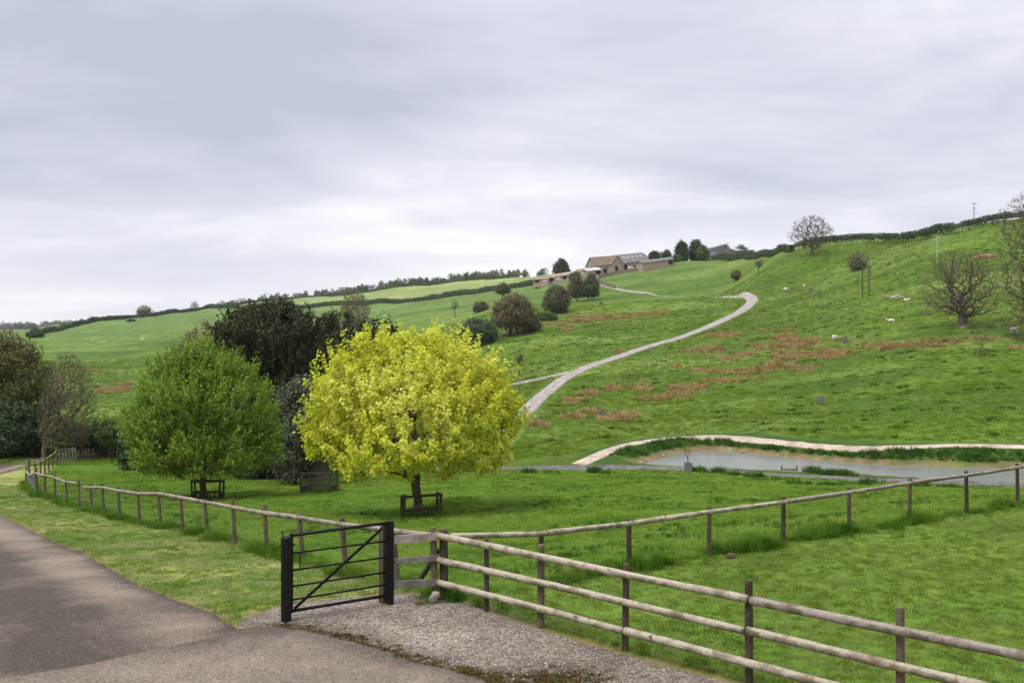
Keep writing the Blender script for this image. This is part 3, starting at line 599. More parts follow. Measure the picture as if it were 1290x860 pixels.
# corner posts, strut and the stone at their foot
def at_px(px, Y, z): return ((px - CX) / F * Y, Y, z)
cpst = empty('corner_post', (*xy(559, 17.3), 0), 'thick dark corner post where the pale three-rail fence begins, right of the twin posts', 'post')
post_mesh('shaft', *xy(559.5, 17.28), 1.22, .074, M_POST, cpst, (-.01, 0), 10)
cps2 = empty('corner_post', (*xy(547, 17.2), 0), 'slimmer leaning corner post with a diagonal strut, left of the twin posts', 'post')
post_mesh('shaft', *xy(548.5, 17.20), 1.28, .058, M_POSTOLD, cps2, (-.035, 0), 10)
mb = MB(); mb.tube([(*xy(526, 17.55), .22), (*xy(538, 17.45), .5), (*xy(552, 17.33), .86)], [.05, .05, .045], 6, .05, rng); mb.build('strut', M_PLANKD, cps2)
def rock(name, loc, size, mat, label, group=None, sq=(1, 1, .7), seed=0, cat='rock'):
    bm = bmesh.new(); bmesh.ops.create_icosphere(bm, subdivisions=2, radius=1); rr = random.Random(seed)
    ax = [Vector((rr.gauss(0, 1), rr.gauss(0, 1), rr.gauss(0, 1))).normalized() for _ in range(9)]
    for v in bm.verts:
        d = v.co.normalized(); k = 1.0
        for a in ax:
            t = d.dot(a)
            if t > .62: k = min(k, .62 / t + .08)
        v.co = Vector((d.x*sq[0], d.y*sq[1], d.z*sq[2])) * k * size
    me = bpy.data.meshes.new(name); bm.to_mesh(me); bm.free()
    o = link_mesh(name, me, mat); o.location = loc; o.rotation_euler = (0, 0, rr.uniform(0, 6)); return tag(o, label, cat, group)
o = rock('stone', (*xy(546.5, 17.0), .10), .13, M_PLANK, 'pale oblong stone leaning against the foot of the twin corner posts', None, (.75, .7, 1.35), 3); o.rotation_euler = (.1, .55, .2)
rock('stone', (*xy(920.5, 20.62), .03), .14, M_POST, 'small brown stone lying in the long grass under the far right fence', None, (1.3, .8, .75), 5)
rock('stone', (*xy(527, 17.0), .03), .10, M_SOIL, 'low earthy stone in the dry grass below the plank panel', None, (1.3, .9, .6), 8)

# plank panel between gate post and corner
pf = empty('plank_fence', (*xy(521, 17.1), 0), 'short panel of three sawn planks between the black gate post and the corner posts', 'fence')
for za, zb, m_, h_ in ((1.105, 1.125, M_PLANK, .135), (.735, .755, M_PLANKG, .095), (.345, .335, M_PLANKG, .12)):
    mb = MB(); mb.beam((*xy(491, 16.93), za), (*xy(551.5, 17.16), zb), .035, h_); mb.build('plank', m_, pf)

# gate
GLX, GLY = xy(367, 15.96); GRX, GRY = xy(488.5, 16.90)
gt = empty('field_gate', (GLX, GLY, 0), 'black six-bar metal field gate standing shut beside the gravel', 'gate')
GH = [(1.375, 1.405), (1.086, 1.10), (.814, .825), (.558, .57), (.34, .36), (.163, .175)]
def gpt(f, z): return (GLX + (GRX-GLX)*f, GLY + (GRY-GLY)*f, z)
for i, (a, b_) in enumerate(GH):
    mb = MB(); mb.tube([gpt(0, a), gpt(1, b_)], .027 if i in (0, 5) else .0165, 8); mb.build('bar', M_BLACK, gt, True)
mb = MB(); mb.beam((GLX, GLY, .13), (GLX, GLY, 1.405), .05, .05); mb.build('end_stile', M_BLACK, gt)
mb = MB(); mb.beam((GRX, GRY, .14), (GRX, GRY, 1.43), .045, .045); mb.build('hinge_stile', M_BLACK, gt)
mb = MB(); a = Vector(gpt(.02, .20)); b_ = Vector(gpt(.93, 1.33)); mb.beam(a + Vector((.02, -.03, 0)), b_ + Vector((.02, -.03, 0)), .012, .048); mb.build('diagonal_brace', M_BLACK, gt)
mb = MB(); mb.beam(gpt(.085, .80), gpt(.085, 1.09), .014, .014); mb.build('short_strut', M_BLACK, gt)
for z_ in (.30, 1.18):
    mb = MB(); mb.beam(gpt(.975, z_), gpt(1.03, z_), .05, .045); mb.build('hinge', M_BLACK, gt)
lp = empty('gate_post', (*xy(360.5, 15.9), 0), 'black gate post with a latch rod on top, at the free end of the gate', 'post')
x, y = xy(360.5, 15.88)
mb = MB(); c8 = [(.075 * math.cos(R(a_)) * 1.12, .075 * math.sin(R(a_)) * 1.12) for a_ in range(22, 382, 45)]
mb.add([(x + p[0], y + p[1], -.2) for p in c8] + [(x + p[0], y + p[1], 1.35) for p in c8] + [(x + p[0]*.82, y + p[1]*.82, 1.372) for p in c8],
       [tuple((i, (i+1) % 8, 8+(i+1) % 8, 8+i)) for i in range(8)] + [tuple((8+i, 8+(i+1) % 8, 16+(i+1) % 8, 16+i)) for i in range(8)] + [tuple(range(16, 24))])
mb.build('shaft', M_BLACK, lp)
mb = MB(); mb.tube([(x - .045, y - .02, 1.30), (x - .05, y - .02, 1.44), (x - .062, y - .02, 1.475)], .011, 6); mb.build('latch_rod', M_BLACK, lp)
mb = MB(); mb.beam((x + .01, y - .088, 1.22), (x + .05, y - .10, 1.22), .03, .02); mb.beam((x + .06, y - .06, 1.24), (x + .13, y + .03, 1.24), .02, .03); mb.build('latch', M_BLACK, lp)
hp = empty('gate_post', (*xy(491.5, 16.9), 0), 'square black hanging post of the gate, next to the plank panel', 'post')
x, y = xy(491.8, 16.93); mb = MB(); rz = Matrix.Rotation(R(32), 3, 'Z'); mb.box((x, y, .60), (.085, .10, 1.66), rz); mb.build('shaft', M_BLACK, hp)
wp = empty('wooden_post', (*xy(484, 16.95), 0), 'green-stained timber post bolted behind the hinge end of the gate', 'post')
x, y = xy(484.3, 17.04); mb = MB(); mb.box((x, y, .58), (.105, .11, 1.60), rz); mb.build('shaft', M_MOSSPOST, wp)
x, y = xy(478.6, 17.08); mb = MB(); mb.box((x, y, .50), (.03, .06, 1.44), rz); mb.build('side_strip', M_POSTOLD, wp)

# far fence on the right of the lawn: one top rail and netting
ff = empty('rail_fence', (*far_fence(.3), 0), 'single-rail post and netting fence running behind the mown lawn to the right edge', 'fence')
def far_s(px): th = (px - CX) / F; return (th * 17.3 + 1.24) / (15.21 - 10.2 * th)
sp = [far_s(p) for p in (681, 793, 893, 987, 1070, 1146, 1218, 1282)]; sp += [sp[-1] + .133*k for k in range(1, 8)]
hts = [.92, .98, 1.02, 1.02, 1.05, 1.08, 1.10, 1.12] + [1.1] * 7
for i, (s_, h) in enumerate(zip(sp, hts)):
    x, y = far_fence(s_); post_mesh('post', x, y, h, .052, M_POSTOLD if i in (2, 4, 5) else M_POST, ff, (rng.uniform(-.02, .02), 0))
FN = (.557*.085, -.83*.085)
rz_ = [1.10, .93, .90, .905, .92, .95, .975, 1.005, 1.03] + [1.03] * 8
ss = [0.005] + sp
for i in range(0, len(ss) - 1):
    if i % 2 and i > 1: continue
    j = min(i + 2, len(ss) - 1)
    pts = [(*[c_ + f_ for c_, f_ in zip(far_fence(s_ + (.004 if s_ == ss[i] else 0)), FN)], gz(*far_fence(s_)) + z_) for s_, z_ in zip(ss[i:j+1], rz_[i:j+1])]
    if i == 1: pts = pts[:2]
    if i == 0: pts = pts[:]
    rail_mesh('rail', pts, .050, M_RAIL if i < 3 else M_RAILOLD, ff, 8)
netting([far_fence(0), far_fence(2.0)], (.08, .22, .36, .50, .65, .80), .30, ff, (-.03, .05))

# left fence along the verge
lf = empty('rail_fence', (*xy(203, 32.4), gz(*xy(203, 32.4))), 'old grey rail and netting fence along the grass verge on the left', 'fence')
for i, (px, Y) in enumerate(LEFT_POSTS):
    x, y = xy(px, Y); big = i == len(LEFT_POSTS) - 1
    post_mesh('post', x, y, (1.45 if big else 1.16 + rng.uniform(-.05, .07)), .085 if big else .056, M_POSTOLD, lf, (-.07 + rng.uniform(-.04, .03) if i < 12 else -.02, 0))
lr = [CORNER] + [xy(*p) for p in LEFT_POSTS]; lh = [1.09, 1.07, 1.07, 1.05, 1.02, 1.02, 1.04, 1.06, 1.10, 1.06, 1.03, 1.02, 1.00, 1.05, 1.05, 1.08, 1.10, 1.18]
LO = (-.06, -.06)
for a, b_ in ((0, 3), (3, 6), (6, 9), (9, 12), (13, 15), (15, 17)):
    pts = [(lr[k][0] + LO[0], lr[k][1] + LO[1], gz(*lr[k]) + lh[k]) for k in range(a, b_ + 1)]
    if b_ == 12: pts.append(tuple(Vector(pts[-1]) + Vector((-.6, .75, -.10))))
    rail_mesh('rail', pts, .056, M_RAILOLD, lf, 8, .06, .16)
netting(lr, (.10, .25, .40, .56, .72, .88), .6, lf, (.04, .06), .0018)
lf2 = empty('rail_fence', (*xy(37, 65), gz(*xy(37, 65))), 'far end of the old rail fence bending away behind the big post on the left', 'fence')
L2 = LEFTL2; hh = [1.05, 1.55, 1.1, 1.1, 1.15, 1.15, 1.2, 1.2]
for (x, y), h in zip(L2, hh): post_mesh('post', x, y, h, .07, M_POSTOLD, lf2, (rng.uniform(-.03, .03), 0))
p46 = lr[-1]; seq = [(*p46, gz(*p46) + 1.15), (*(np.array(p46)*.5 + np.array(L2[0])*.5), gz(*(np.array(p46)*.5 + np.array(L2[0])*.5)) + .86), (*L2[0], gz(*L2[0]) + .85)]
rail_mesh('rail', [(p[0]-.05, p[1]-.05, p[2]) for p in seq], .06, M_RAILOLD, lf2)
for a, b_ in ((1, 4), (4, 7)): rail_mesh('rail', [(x-.05, y-.06, gz(x, y) + h_ - .10) for (x, y), h_ in zip(L2[a:b_+1], [1.25, 1.1, 1.1, 1.15, 1.15, 1.2, 1.2][a-1:b_])], .06, M_RAILOLD, lf2)
netting([p46, L2[0]], (.1, .3, .5, .7, .86), .12, lf2, (.03, 0), .006)
# hurdle and paling at the far end of the paddock
def slat_panel(name, label, a, b_, h, nsl, rails, mat, wd=.07, cat='fence', gap=None, tops=.1):
    t = empty(name, (*a, gz(*a)), label, cat); a = np.array(a); b_ = np.array(b_)
    for i in range(nsl):
        p = a + (b_ - a) * i / (nsl - 1); hh_ = h * (1 + tops * rng.uniform(-1, 1)); z = gz(*p)
        mb = MB(); mb.box((p[0], p[1], z + hh_/2 - .1), (wd, wd*.8, hh_ + .2), Matrix.Rotation(rng.uniform(-.06, .06), 3, 'Y')); mb.build('pale', mat, t)
    for rz2 in rails:
        mb = MB(); mb.beam((a[0], a[1] - .07, gz(*a) + rz2), (b_[0], b_[1] - .07, gz(*b_) + rz2), .05, .09); mb.build('rail', mat, t)
    return t
slat_panel('wooden_hurdle', 'dark wooden hurdle with a pale top rail at the far left corner of the paddock', xy(70.5, 85.3), xy(95.5, 88), 1.25, 7, (.42, 1.22), M_PLANKG, .09)
slat_panel('paling_fence', 'low grey paling fence along the far left edge of the paddock', xy(98, 88.5), xy(122, 90), .95, 14, (.55,), M_POSTOLD, .08, tops=.3)
slat_panel('paling_fence', 'brown paling fence behind the small green tree at the far edge of the paddock', xy(124, 91), xy(172, 93), 1.0, 18, (.35, .8), M_PLANKD, .12, tops=.15)
slat_panel('paling_fence', 'dark brown paling fence behind the grass bank beyond the driveway on the far left', xy(-14, 97), xy(34, 96), 1.05, 18, (.35, .8), M_PLANKD, .12, tops=.12)

# tree guards: post and rail squares round the paddock trees
def tree_guard(px, Y, wd, h, rot, rails, npale, label, mat=M_PLANKD, pale_h=.34):
    c_ = gp(px, Y); t = empty('tree_guard', c_, label, 'tree guard', 'wooden guards round the paddock trees'); q = [Vector((sx * wd/2, sy * wd/2, 0)) for sx, sy in ((-1, -1), (1, -1), (1, 1), (-1, 1))]
    rm = Matrix.Rotation(rot, 3, 'Z'); q = [c_ + rm @ v for v in q]
    for v in q: post_mesh('post', v.x, v.y, h * rng.uniform(.96, 1.06), .055, mat, t, (rng.uniform(-.03, .03), 0), 6)
    for i in range(4):
        a, b_ = q[i], q[(i+1) % 4]; d = (b_ - a).normalized() * .05; nn = Vector((d.y, -d.x, 0)).normalized() * .05
        for rh in rails:
            mb = MB(); mb.beam(a - d + nn + Vector((0, 0, gz(a.x, a.y) - a.z + rh)), b_ + d + nn + Vector((0, 0, gz(b_.x, b_.y) - b_.z + rh + rng.uniform(-.03, .03))), .04, .095); mb.build('rail', mat, t)
        for k in range(npale):
            p = a + (b_ - a) * (k + 1) / (npale + 1) + nn * .3
            mb = MB(); mb.box((p.x, p.y, gz(p.x, p.y) + pale_h/2 - .1), (.045, .03, pale_h + .2)); mb.build('pale', mat, t)
    return t
tree_guard(530.5, 38, 1.38, .94, .16, (.36, .86), 7, 'dark wooden guard with low pales round the trunk of the yellow maple')
tree_guard(261.5, 50, 1.35, 1.02, .42, (.40, .96), 5, 'leaning wooden guard round the trunk of the bright green tree')
tree_guard(402.5, 54.5, 1.60, 1.12, -.08, (.40, .72, 1.04), 8, 'three-rail wooden guard in the shade behind and left of the yellow maple', pale_h=.4)

# ------------------------------------------------------------------ trees
def grow(rs, trunk, attr_pts, bf=.35, r_tip=.012, r_base=.15, expo=.42):
    """joins crown points into one branching skeleton (shortest joins, balanced against path length)"""
    nodes = [np.array(p, float) for p in trunk]; par = [-1] + list(range(len(trunk) - 1)); plen = [0.0]
    for i in range(1, len(nodes)): plen.append(plen[-1] + np.linalg.norm(nodes[i] - nodes[i-1]))
    Pn = np.array(attr_pts, float); n = len(Pn); cost = np.full(n, 1e9); bp = np.zeros(n, int); done = np.zeros(n, bool)
    st = max(1, int(len(trunk) * .5))
    for i in range(st, len(nodes)):
        c_ = np.linalg.norm(Pn - nodes[i], axis=1) + bf * plen[i]; m_ = c_ < cost; cost[m_] = c_[m_]; bp[m_] = i
    order = []
    for _ in range(n):
        j = int(np.argmin(np.where(done, 1e18, cost))); done[j] = True; i = bp[j]
        nodes.append(Pn[j]); par.append(i); plen.append(plen[i] + np.linalg.norm(Pn[j] - nodes[i])); k = len(nodes) - 1
        c_ = np.linalg.norm(Pn - Pn[j], axis=1) + bf * plen[k]; m_ = (c_ < cost) & ~done; cost[m_] = c_[m_]; bp[m_] = k
    nodes = np.array(nodes); par = np.array(par); cnt = np.zeros(len(nodes))
    kids = np.bincount(par[par >= 0], minlength=len(nodes))
    cnt[kids == 0] = 1
    for k in sorted(range(len(nodes)), key=lambda q: -plen[q]):
        if par[k] >= 0: cnt[par[k]] += cnt[k]
    rad = r_tip * np.maximum(cnt, 1) ** expo; k0 = rad[0]
    rad = r_tip + (rad - r_tip) * (r_base - r_tip) / (k0 - r_tip + 1e-9)
    return nodes, par, rad, kids
def skel_mesh(name, nodes, par, rad, mat, parent, minr=0.0, jag=.0, rs=None, flare=1.0):
    V = []; Fq = []; b = 0
    nt_ = max(3, 0)
    for k in range(len(nodes)):
        p = par[k]
        if p < 0: continue
        a, c_ = nodes[p], nodes[k]; d = c_ - a; l = np.linalg.norm(d)
        if l < 1e-6: continue
        d = d / l; r1 = max(rad[k], minr); r0 = max(min(rad[p], r1 * 1.5 + .002), minr)
        up = np.array((0, 0, 1.)) if abs(d[2]) < .9 else np.array((1., 0, 0)); y = np.cross(up, d); y /= np.linalg.norm(y); z = np.cross(d, y)
        n = 8 if r1 > .08 else (5 if r1 > .03 else 3)
        if par[p] < 0: r0 = r1 * 1.35 * flare
        mids = [0, .5, 1] if (jag and l > .5) else [0, 1]
        for i, t in enumerate(mids):
            q = a + d * l * t
            if t == .5: q = q + (y * rs.uniform(-1, 1) + z * rs.uniform(-1, 1)) * l * jag
            r = r0 + (r1 - r0) * t
            for j in range(n):
                an = 2 * math.pi * j / n; V.append(q + y * (r * math.cos(an)) + z * (r * math.sin(an)))
        for i in range(len(mids) - 1):
            for j in range(n): Fq.append((b + i*n + j, b + i*n + (j+1) % n, b + (i+1)*n + (j+1) % n, b + (i+1)*n + j))
        b += n * len(mids)
    return np_mesh(name, np.array(V), np.array(Fq), None, mat, parent, True)
def leaves(name, Pc, size, mat, parent, rs, up=.5, elong=1.6, var=None, out_c=None, outw=.4, droop=0.0, axis=None, axw=.0):
    """a kite-shaped leaf at every point, facing up and outwards with scatter"""
    n = len(Pc); nrm = rs.normal(size=(n, 3)); nrm /= np.linalg.norm(nrm, axis=1)[:, None]
    nrm = nrm * (1 - up) + np.array((0, 0, 1.)) * up
    if out_c is not None:
        o_ = Pc - np.asarray(out_c); o_ /= (np.linalg.norm(o_, axis=1)[:, None] + 1e-9); nrm = nrm + o_ * outw
    nrm /= (np.linalg.norm(nrm, axis=1)[:, None] + 1e-9)
    t = rs.normal(size=(n, 3))
    if axis is not None: t = t * (1 - axw) + axis * axw * 1.8
    t[:, 2] -= droop; t -= nrm * (t * nrm).sum(1)[:, None]; t /= (np.linalg.norm(t, axis=1)[:, None] + 1e-9); s_ = np.cross(nrm, t)
    sz = size * rs.uniform(.65, 1.35, n)[:, None]; hl = sz * .5 * math.sqrt(elong); hw = sz * .5 / math.sqrt(elong); cup = nrm * sz * rs.uniform(-.05, .22, n)[:, None]
    V = np.stack((Pc - t*hl, Pc + s_*hw + cup - t*hl*.1, Pc + t*hl, Pc - s_*hw + cup - t*hl*.1), 1).reshape(-1, 3)
    if var is None: var = rs.rand(n)
    var = np.clip(var, 0, 1)
    return np_mesh(name, V, np.arange(4*n).reshape(n, 4), {'var': ('FLOAT', np.repeat(var, 4))}, mat, parent)
def profile_pts(rs, c_, z0, z1, rx, ry, prof, n, shell=.5, lump=.15, seed=0, lean=(0, 0)):
    """points in a crown whose half width follows prof = [(height 0..1, width 0..1)], uneven outline"""
    ts, ws = zip(*prof); out_ = []
    t = rs.rand(n * 4); keep = rs.rand(n * 4) < np.interp(t, ts, ws) ** 1.3 + .05; t = t[keep][:n]
    an = rs.rand(len(t)) * 2 * math.pi; u = rs.rand(len(t)) ** shell
    w_ = np.interp(t, ts, ws) * (1 + lump * 2 * vnoise(an * 1.6 + 20*seed, t * 4.5, seed) + lump * 1.0 * vnoise(an * 4.2 + 9*seed, t * 11, seed + 3))
    return np.stack((c_[0] + rx * w_ * u * np.cos(an) + lean[0]*t, c_[1] + ry * w_ * u * np.sin(an) + lean[1]*t, z0 + (z1 - z0) * t), 1)
DOME = [(0, .55), (.1, .88), (.25, 1.0), (.5, .96), (.72, .80), (.88, .54), (.96, .32), (1, .12)]
ROUND = [(0, .35), (.12, .72), (.35, .98), (.55, 1.0), (.75, .85), (.9, .55), (1, .15)]
BUSH = [(0, .85), (.2, 1.0), (.45, .97), (.7, .78), (.88, .5), (1, .15)]
CONE = [(0, .9), (.15, 1.0), (.4, .78), (.7, .45), (.9, .2), (1, .05)]

def leafy_tree(name, label, cat, px, Y, x0, x1, ytop, ycrown, leafmat, nleaf, lsize, prof=ROUND, barkmat=None, ybase=None, nat=260, shell=.45, lump=.18, seed=1, group=None, r_base=None, up=.4, elong=1.5, spread=None, varf=None, minr=.0, depth=1.0, cluster=1, flare=1, bf=.35, base=None, shellleaf=.4, trunks=1, shoots=0, shootlen=.12, droop=0, spray=0.0, core=0.0, hang=.55):
    rs = np.random.RandomState(seed)
    b0 = gp(px, Y) if base is None else base
    rx = (x1 - x0) / 2 * Y / F; cxw = ((x0 + x1) / 2 - CX) / F * Y; zt = CZ + (CY - ytop) / F * Y; zb = CZ + (CY - ycrown) / F * (Y - hang * rx * depth); zb = max(zb, b0.z + .02)
    c_ = (cxw, b0.y); ry = rx * depth; h = zt - b0.z
    t = empty(name, b0, label, cat, group)
    ap = profile_pts(rs, c_, zb, zt, rx, ry, prof, nat, shell, lump, seed)
    fork = max(zb + (zt - zb) * .12, b0.z + .15*h)
    k = 7; trunk = [(b0.x + (cxw - b0.x) * (i/(k-1))**1.5 * .7 + rs.uniform(-.01, .01)*h*(i > 0), b0.y + rs.uniform(-.01, .01)*h*(i > 0), b0.z - .1 + (fork - b0.z + .1 + .25*(zt - fork)) * i / (k-1)) for i in range(k)]
    nodes, par, rad, kids = grow(rs, trunk, ap, bf, max(.006*h/6, .008), r_base or .022 * h)
    if minr: rad = np.maximum(rad, minr)
    skel_mesh('trunk', nodes, par, rad, barkmat or M_BARK, t, 0, .06, rs, flare)
    if nleaf:
        sp_ = spread or max(rx, 1) * .10
        tips = nodes[len(trunk):]; ptip = nodes[par[len(trunk):]]
        if core:
            zn = (tips[:, 2] - zb) / (zt - zb); rn = np.hypot((tips[:, 0] - cxw) / rx, (tips[:, 1] - b0.y) / ry) / np.maximum(np.interp(zn, *zip(*prof)), .05)
            ko = (rn > core) | (zn > .80); tips, ptip = tips[ko], ptip[ko]
        shell_pts = profile_pts(rs, c_, zb, zt, rx * .98, ry * .98, prof, max(10, int(nleaf / cluster * shellleaf)), .22, lump, seed)
        ns = max(1, int(nleaf / cluster) - len(shell_pts)); ii = rs.randint(0, len(tips), ns); f_ = rs.rand(ns, 1) ** .5
        cl = np.vstack((shell_pts, ptip[ii] * (1 - f_) + tips[ii] * f_ + rs.normal(size=(ns, 3)) * sp_))
        org = np.array((cxw, b0.y, zb - .1 * (zt - zb)))
        if shoots:                           # young shoots break the outline
            sp0 = profile_pts(rs, c_, zb + .1*(zt-zb), zt, rx, ry, prof, shoots, .02, lump, seed); dd = sp0 - org; dd /= np.linalg.norm(dd, axis=1)[:, None]; dd[:, 2] += .45; dd += rs.normal(size=dd.shape) * .18
            ln = rs.uniform(.3, 1.0, (len(sp0), 1)) * shootlen * rx; ns_ = 5
            cl = np.vstack([cl] + [sp0 + dd * ln * ((k_ - 1.5) / (ns_ - 2)) for k_ in range(ns_)])
        cv = rs.rand(len(cl)); ax = cl - org; ax /= np.linalg.norm(ax, axis=1)[:, None]; ax[:, 2] += .15; ax = ax + rs.normal(size=ax.shape) * .25
        Pc = np.repeat(cl, cluster, 0) + (rs.normal(size=(len(cl) * cluster, 3)) * lsize * (.75 if not spray else .42) if cluster > 1 else 0)
        axr = np.repeat(ax, cluster, 0); Pc = Pc + axr * rs.uniform(-1, 1, (len(Pc), 1)) * lsize * spray
        cv = np.repeat(cv, cluster); v = .25 + .5 * cv * .6 + .35 * rs.rand(len(Pc)) * .6 + .55 * vnoise(Pc[:, 0]/(rx*.35), Pc[:, 2]/(rx*.35), seed + 5)
        if varf is not None: v = varf(v, Pc, zb, zt)
        Pc[:, 2] = np.maximum(Pc[:, 2], b0.z + .05)
        leaves('crown', Pc, lsize, leafmat, t, rs, up, elong, v, (cxw, b0.y, zb + (zt - zb) * .4), .5, droop, axr if spray else None, .6 if spray else 0)
    return t

L_MAPLE = mat_leaf('golden_maple_leaf', (0.318, 0.360, 0.020), (0.572, 0.599, 0.044), (0.742, 0.753, 0.170), .38, .6, .15)
L_HORN = mat_leaf('fresh_green_leaf', (0.083, 0.152, 0.011), (0.176, 0.277, 0.021), (0.325, 0.406, 0.072), .30)
L_OAKE = mat_leaf('evergreen_leaf', (0.019, 0.026, 0.009), (0.041, 0.048, 0.016), (0.102, 0.106, 0.045), .10, .7, .2)
L_GREY = mat_leaf('grey_green_leaf', (0.047, 0.056, 0.029), (0.102, 0.116, 0.068), (0.195, 0.213, 0.140), .15)
L_BROWN = mat_leaf('bronze_leaf', (0.056, 0.056, 0.014), (0.122, 0.112, 0.026), (0.200, 0.176, 0.046), .3)
L_YEW = mat_leaf('yew_leaf', (0.006, 0.014, 0.006), (0.014, 0.028, 0.010), (0.030, 0.052, 0.016), .08)
L_MID = mat_leaf('green_leaf', (0.045, 0.085, 0.012), (0.080, 0.140, 0.018), (0.135, 0.205, 0.030), .35)
L_THORN = mat_leaf('thorn_leaf', (0.060, 0.058, 0.030), (0.105, 0.098, 0.050), (0.160, 0.150, 0.080), .25)
L_RUSSET = mat_leaf('russet_leaf', (0.082, 0.068, 0.028), (0.135, 0.112, 0.048), (0.200, 0.168, 0.080), .25)
L_DKGREEN = mat_leaf('dark_green_leaf', (0.024, 0.046, 0.014), (0.044, 0.078, 0.022), (0.075, 0.115, 0.034), .2)
L_PURPLE = mat_leaf('purple_brown_leaf', (0.070, 0.044, 0.029), (0.110, 0.074, 0.048), (0.160, 0.116, 0.072), .2)
L_TWIGGY = mat_leaf('bud_brown', (0.094, 0.079, 0.042), (0.143, 0.123, 0.065), (0.198, 0.176, 0.094), .2)
L_FAR = mat_leaf('far_wood_leaf', (0.068, 0.091, 0.044), (0.114, 0.140, 0.073), (0.176, 0.195, 0.111), .2)
L_HEDGE = mat_leaf('hedge_leaf', (0.024, 0.045, 0.014), (0.046, 0.078, 0.022), (0.085, 0.110, 0.034), .2)

# yellow maple
MAPLE = [(0, .55), (.04, .80), (.12, .98), (.26, 1.0), (.40, .955), (.55, .895), (.70, .81), (.83, .70), (.91, .56), (.97, .38), (1, .10)]
leafy_tree('maple_tree', 'large golden yellow maple in new leaf standing in a wooden guard in the paddock', 'tree', 526, 38, 397, 648, 420, 601, L_MAPLE, 50000, .105, MAPLE, M_BARKG, seed=4, nat=620, shell=.42, lump=.20, r_base=.17, up=.35, elong=1.25, spread=.10, cluster=16, shellleaf=.12, core=.55, hang=.30, shoots=420, shootlen=.17, bf=.25, varf=lambda v, P, a, b_: v + .10, flare=1.2)
# bright green tree
HORN = [(0, .78), (.06, .98), (.2, 1.04), (.45, .97), (.62, .88), (.78, .66), (.90, .40), (1, .10)]
leafy_tree('hornbeam_tree', 'rounded fresh green tree in a wooden guard left of the dark evergreen', 'tree', 258, 50, 164, 343, 430, 600, L_HORN, 105000, .088, HORN, M_BARK, seed=7, nat=700, shell=.42, lump=.15, r_base=.17, up=.25, elong=1.9, spread=.12, cluster=13, shellleaf=.14, core=.35, spray=3.4, varf=lambda v, P, a, b_: .5 + (v - .5) * .75, shoots=300, shootlen=.13, bf=.3)
# dark evergreens behind
leafy_tree('evergreen_oak', 'big dark grey-green evergreen oak between the green tree and the yellow maple', 'tree', 335, 72, 258, 420, 382, 600, L_OAKE, 96000, .16, [(0, .62), (.2, .8), (.45, .98), (.65, 1.0), (.82, .90), (.93, .66), (1, .2)], M_BARK, seed=12, nat=420, lump=.22, shoots=160, shootlen=.10, spray=1.6, r_base=.35, up=.25, elong=1.8, spread=.3, cluster=10, shellleaf=.6)
leafy_tree('evergreen_oak', 'second dark evergreen oak half hidden behind the top left of the yellow maple', 'tree', 425, 79, 366, 490, 396, 590, L_OAKE, 44000, .17, [(0, .8), (.3, 1), (.7, .95), (.88, .7), (1, .25)], M_BARK, seed=13, nat=260, lump=.24, shoots=120, shootlen=.10, spray=1.6, r_base=.3, up=.25, elong=1.8, spread=.24, cluster=10, shellleaf=.45)
leafy_tree('yew_tree', 'very dark low yew crown peeping over the yellow maple near the tall twiggy tree', 'tree', 474, 84, 424, 530, 398, 590, L_YEW, 12000, .28, BUSH, M_BARK, seed=14, nat=140, lump=.22, r_base=.25, up=.3, spread=.3, cluster=5, shellleaf=.5)
leafy_tree('whitebeam_tree', 'grey-green young tree in the gap between the green tree and the yellow maple', 'tree', 372, 62, 336, 420, 474, 604, L_GREY, 26000, .12, [(0, .7), (.2, 1), (.5, .98), (.75, .72), (.9, .42), (1, .1)], M_BARK, seed=15, nat=300, lump=.25, shoots=140, shootlen=.2, spray=2.2, r_base=.10, up=.3, elong=1.7, spread=.16, cluster=5, shellleaf=.3)
leafy_tree('evergreen_shrub', 'black-green undergrowth in deep shade behind the grey-green young tree', 'shrub', 345, 69, 300, 400, 545, 606, L_YEW, 9000, .24, BUSH, M_BARK, seed=16, nat=60, lump=.2, r_base=.08, up=.3, spread=.3, cluster=4, shellleaf=.5)
# left edge group
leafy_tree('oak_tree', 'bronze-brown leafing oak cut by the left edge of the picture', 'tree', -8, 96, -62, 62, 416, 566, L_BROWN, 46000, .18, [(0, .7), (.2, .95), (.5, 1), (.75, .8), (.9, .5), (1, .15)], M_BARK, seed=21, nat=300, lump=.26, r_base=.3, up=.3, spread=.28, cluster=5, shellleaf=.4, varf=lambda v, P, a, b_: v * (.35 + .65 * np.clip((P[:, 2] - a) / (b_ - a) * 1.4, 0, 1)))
leafy_tree('green_tree', 'dull green tree in front of the bronze oak at the left edge', 'tree', 12, 92, -24, 46, 504, 568, L_DKGREEN, 9000, .2, BUSH, M_BARK, seed=22, nat=120, lump=.25, r_base=.15, up=.3, spread=.22, cluster=4, shellleaf=.45)
leafy_tree('yew_tree', 'black-green yew filling the foot of the trees at the far left edge', 'tree', 18, 94, -30, 52, 512, 574, L_YEW, 12000, .24, BUSH, M_BARK, seed=23, nat=120, lump=.2, r_base=.2, spread=.25, cluster=4, shellleaf=.5)
leafy_tree('yew_tree', 'black-green pointed yew under the bare leaning tree on the left', 'tree', 56, 93, 38, 72, 516, 570, L_YEW, 8000, .22, [(0, .9), (.3, 1), (.6, .8), (.85, .4), (1, .1)], M_BARK, seed=24, nat=90, lump=.2, r_base=.15, spread=.2, cluster=4, shellleaf=.5)
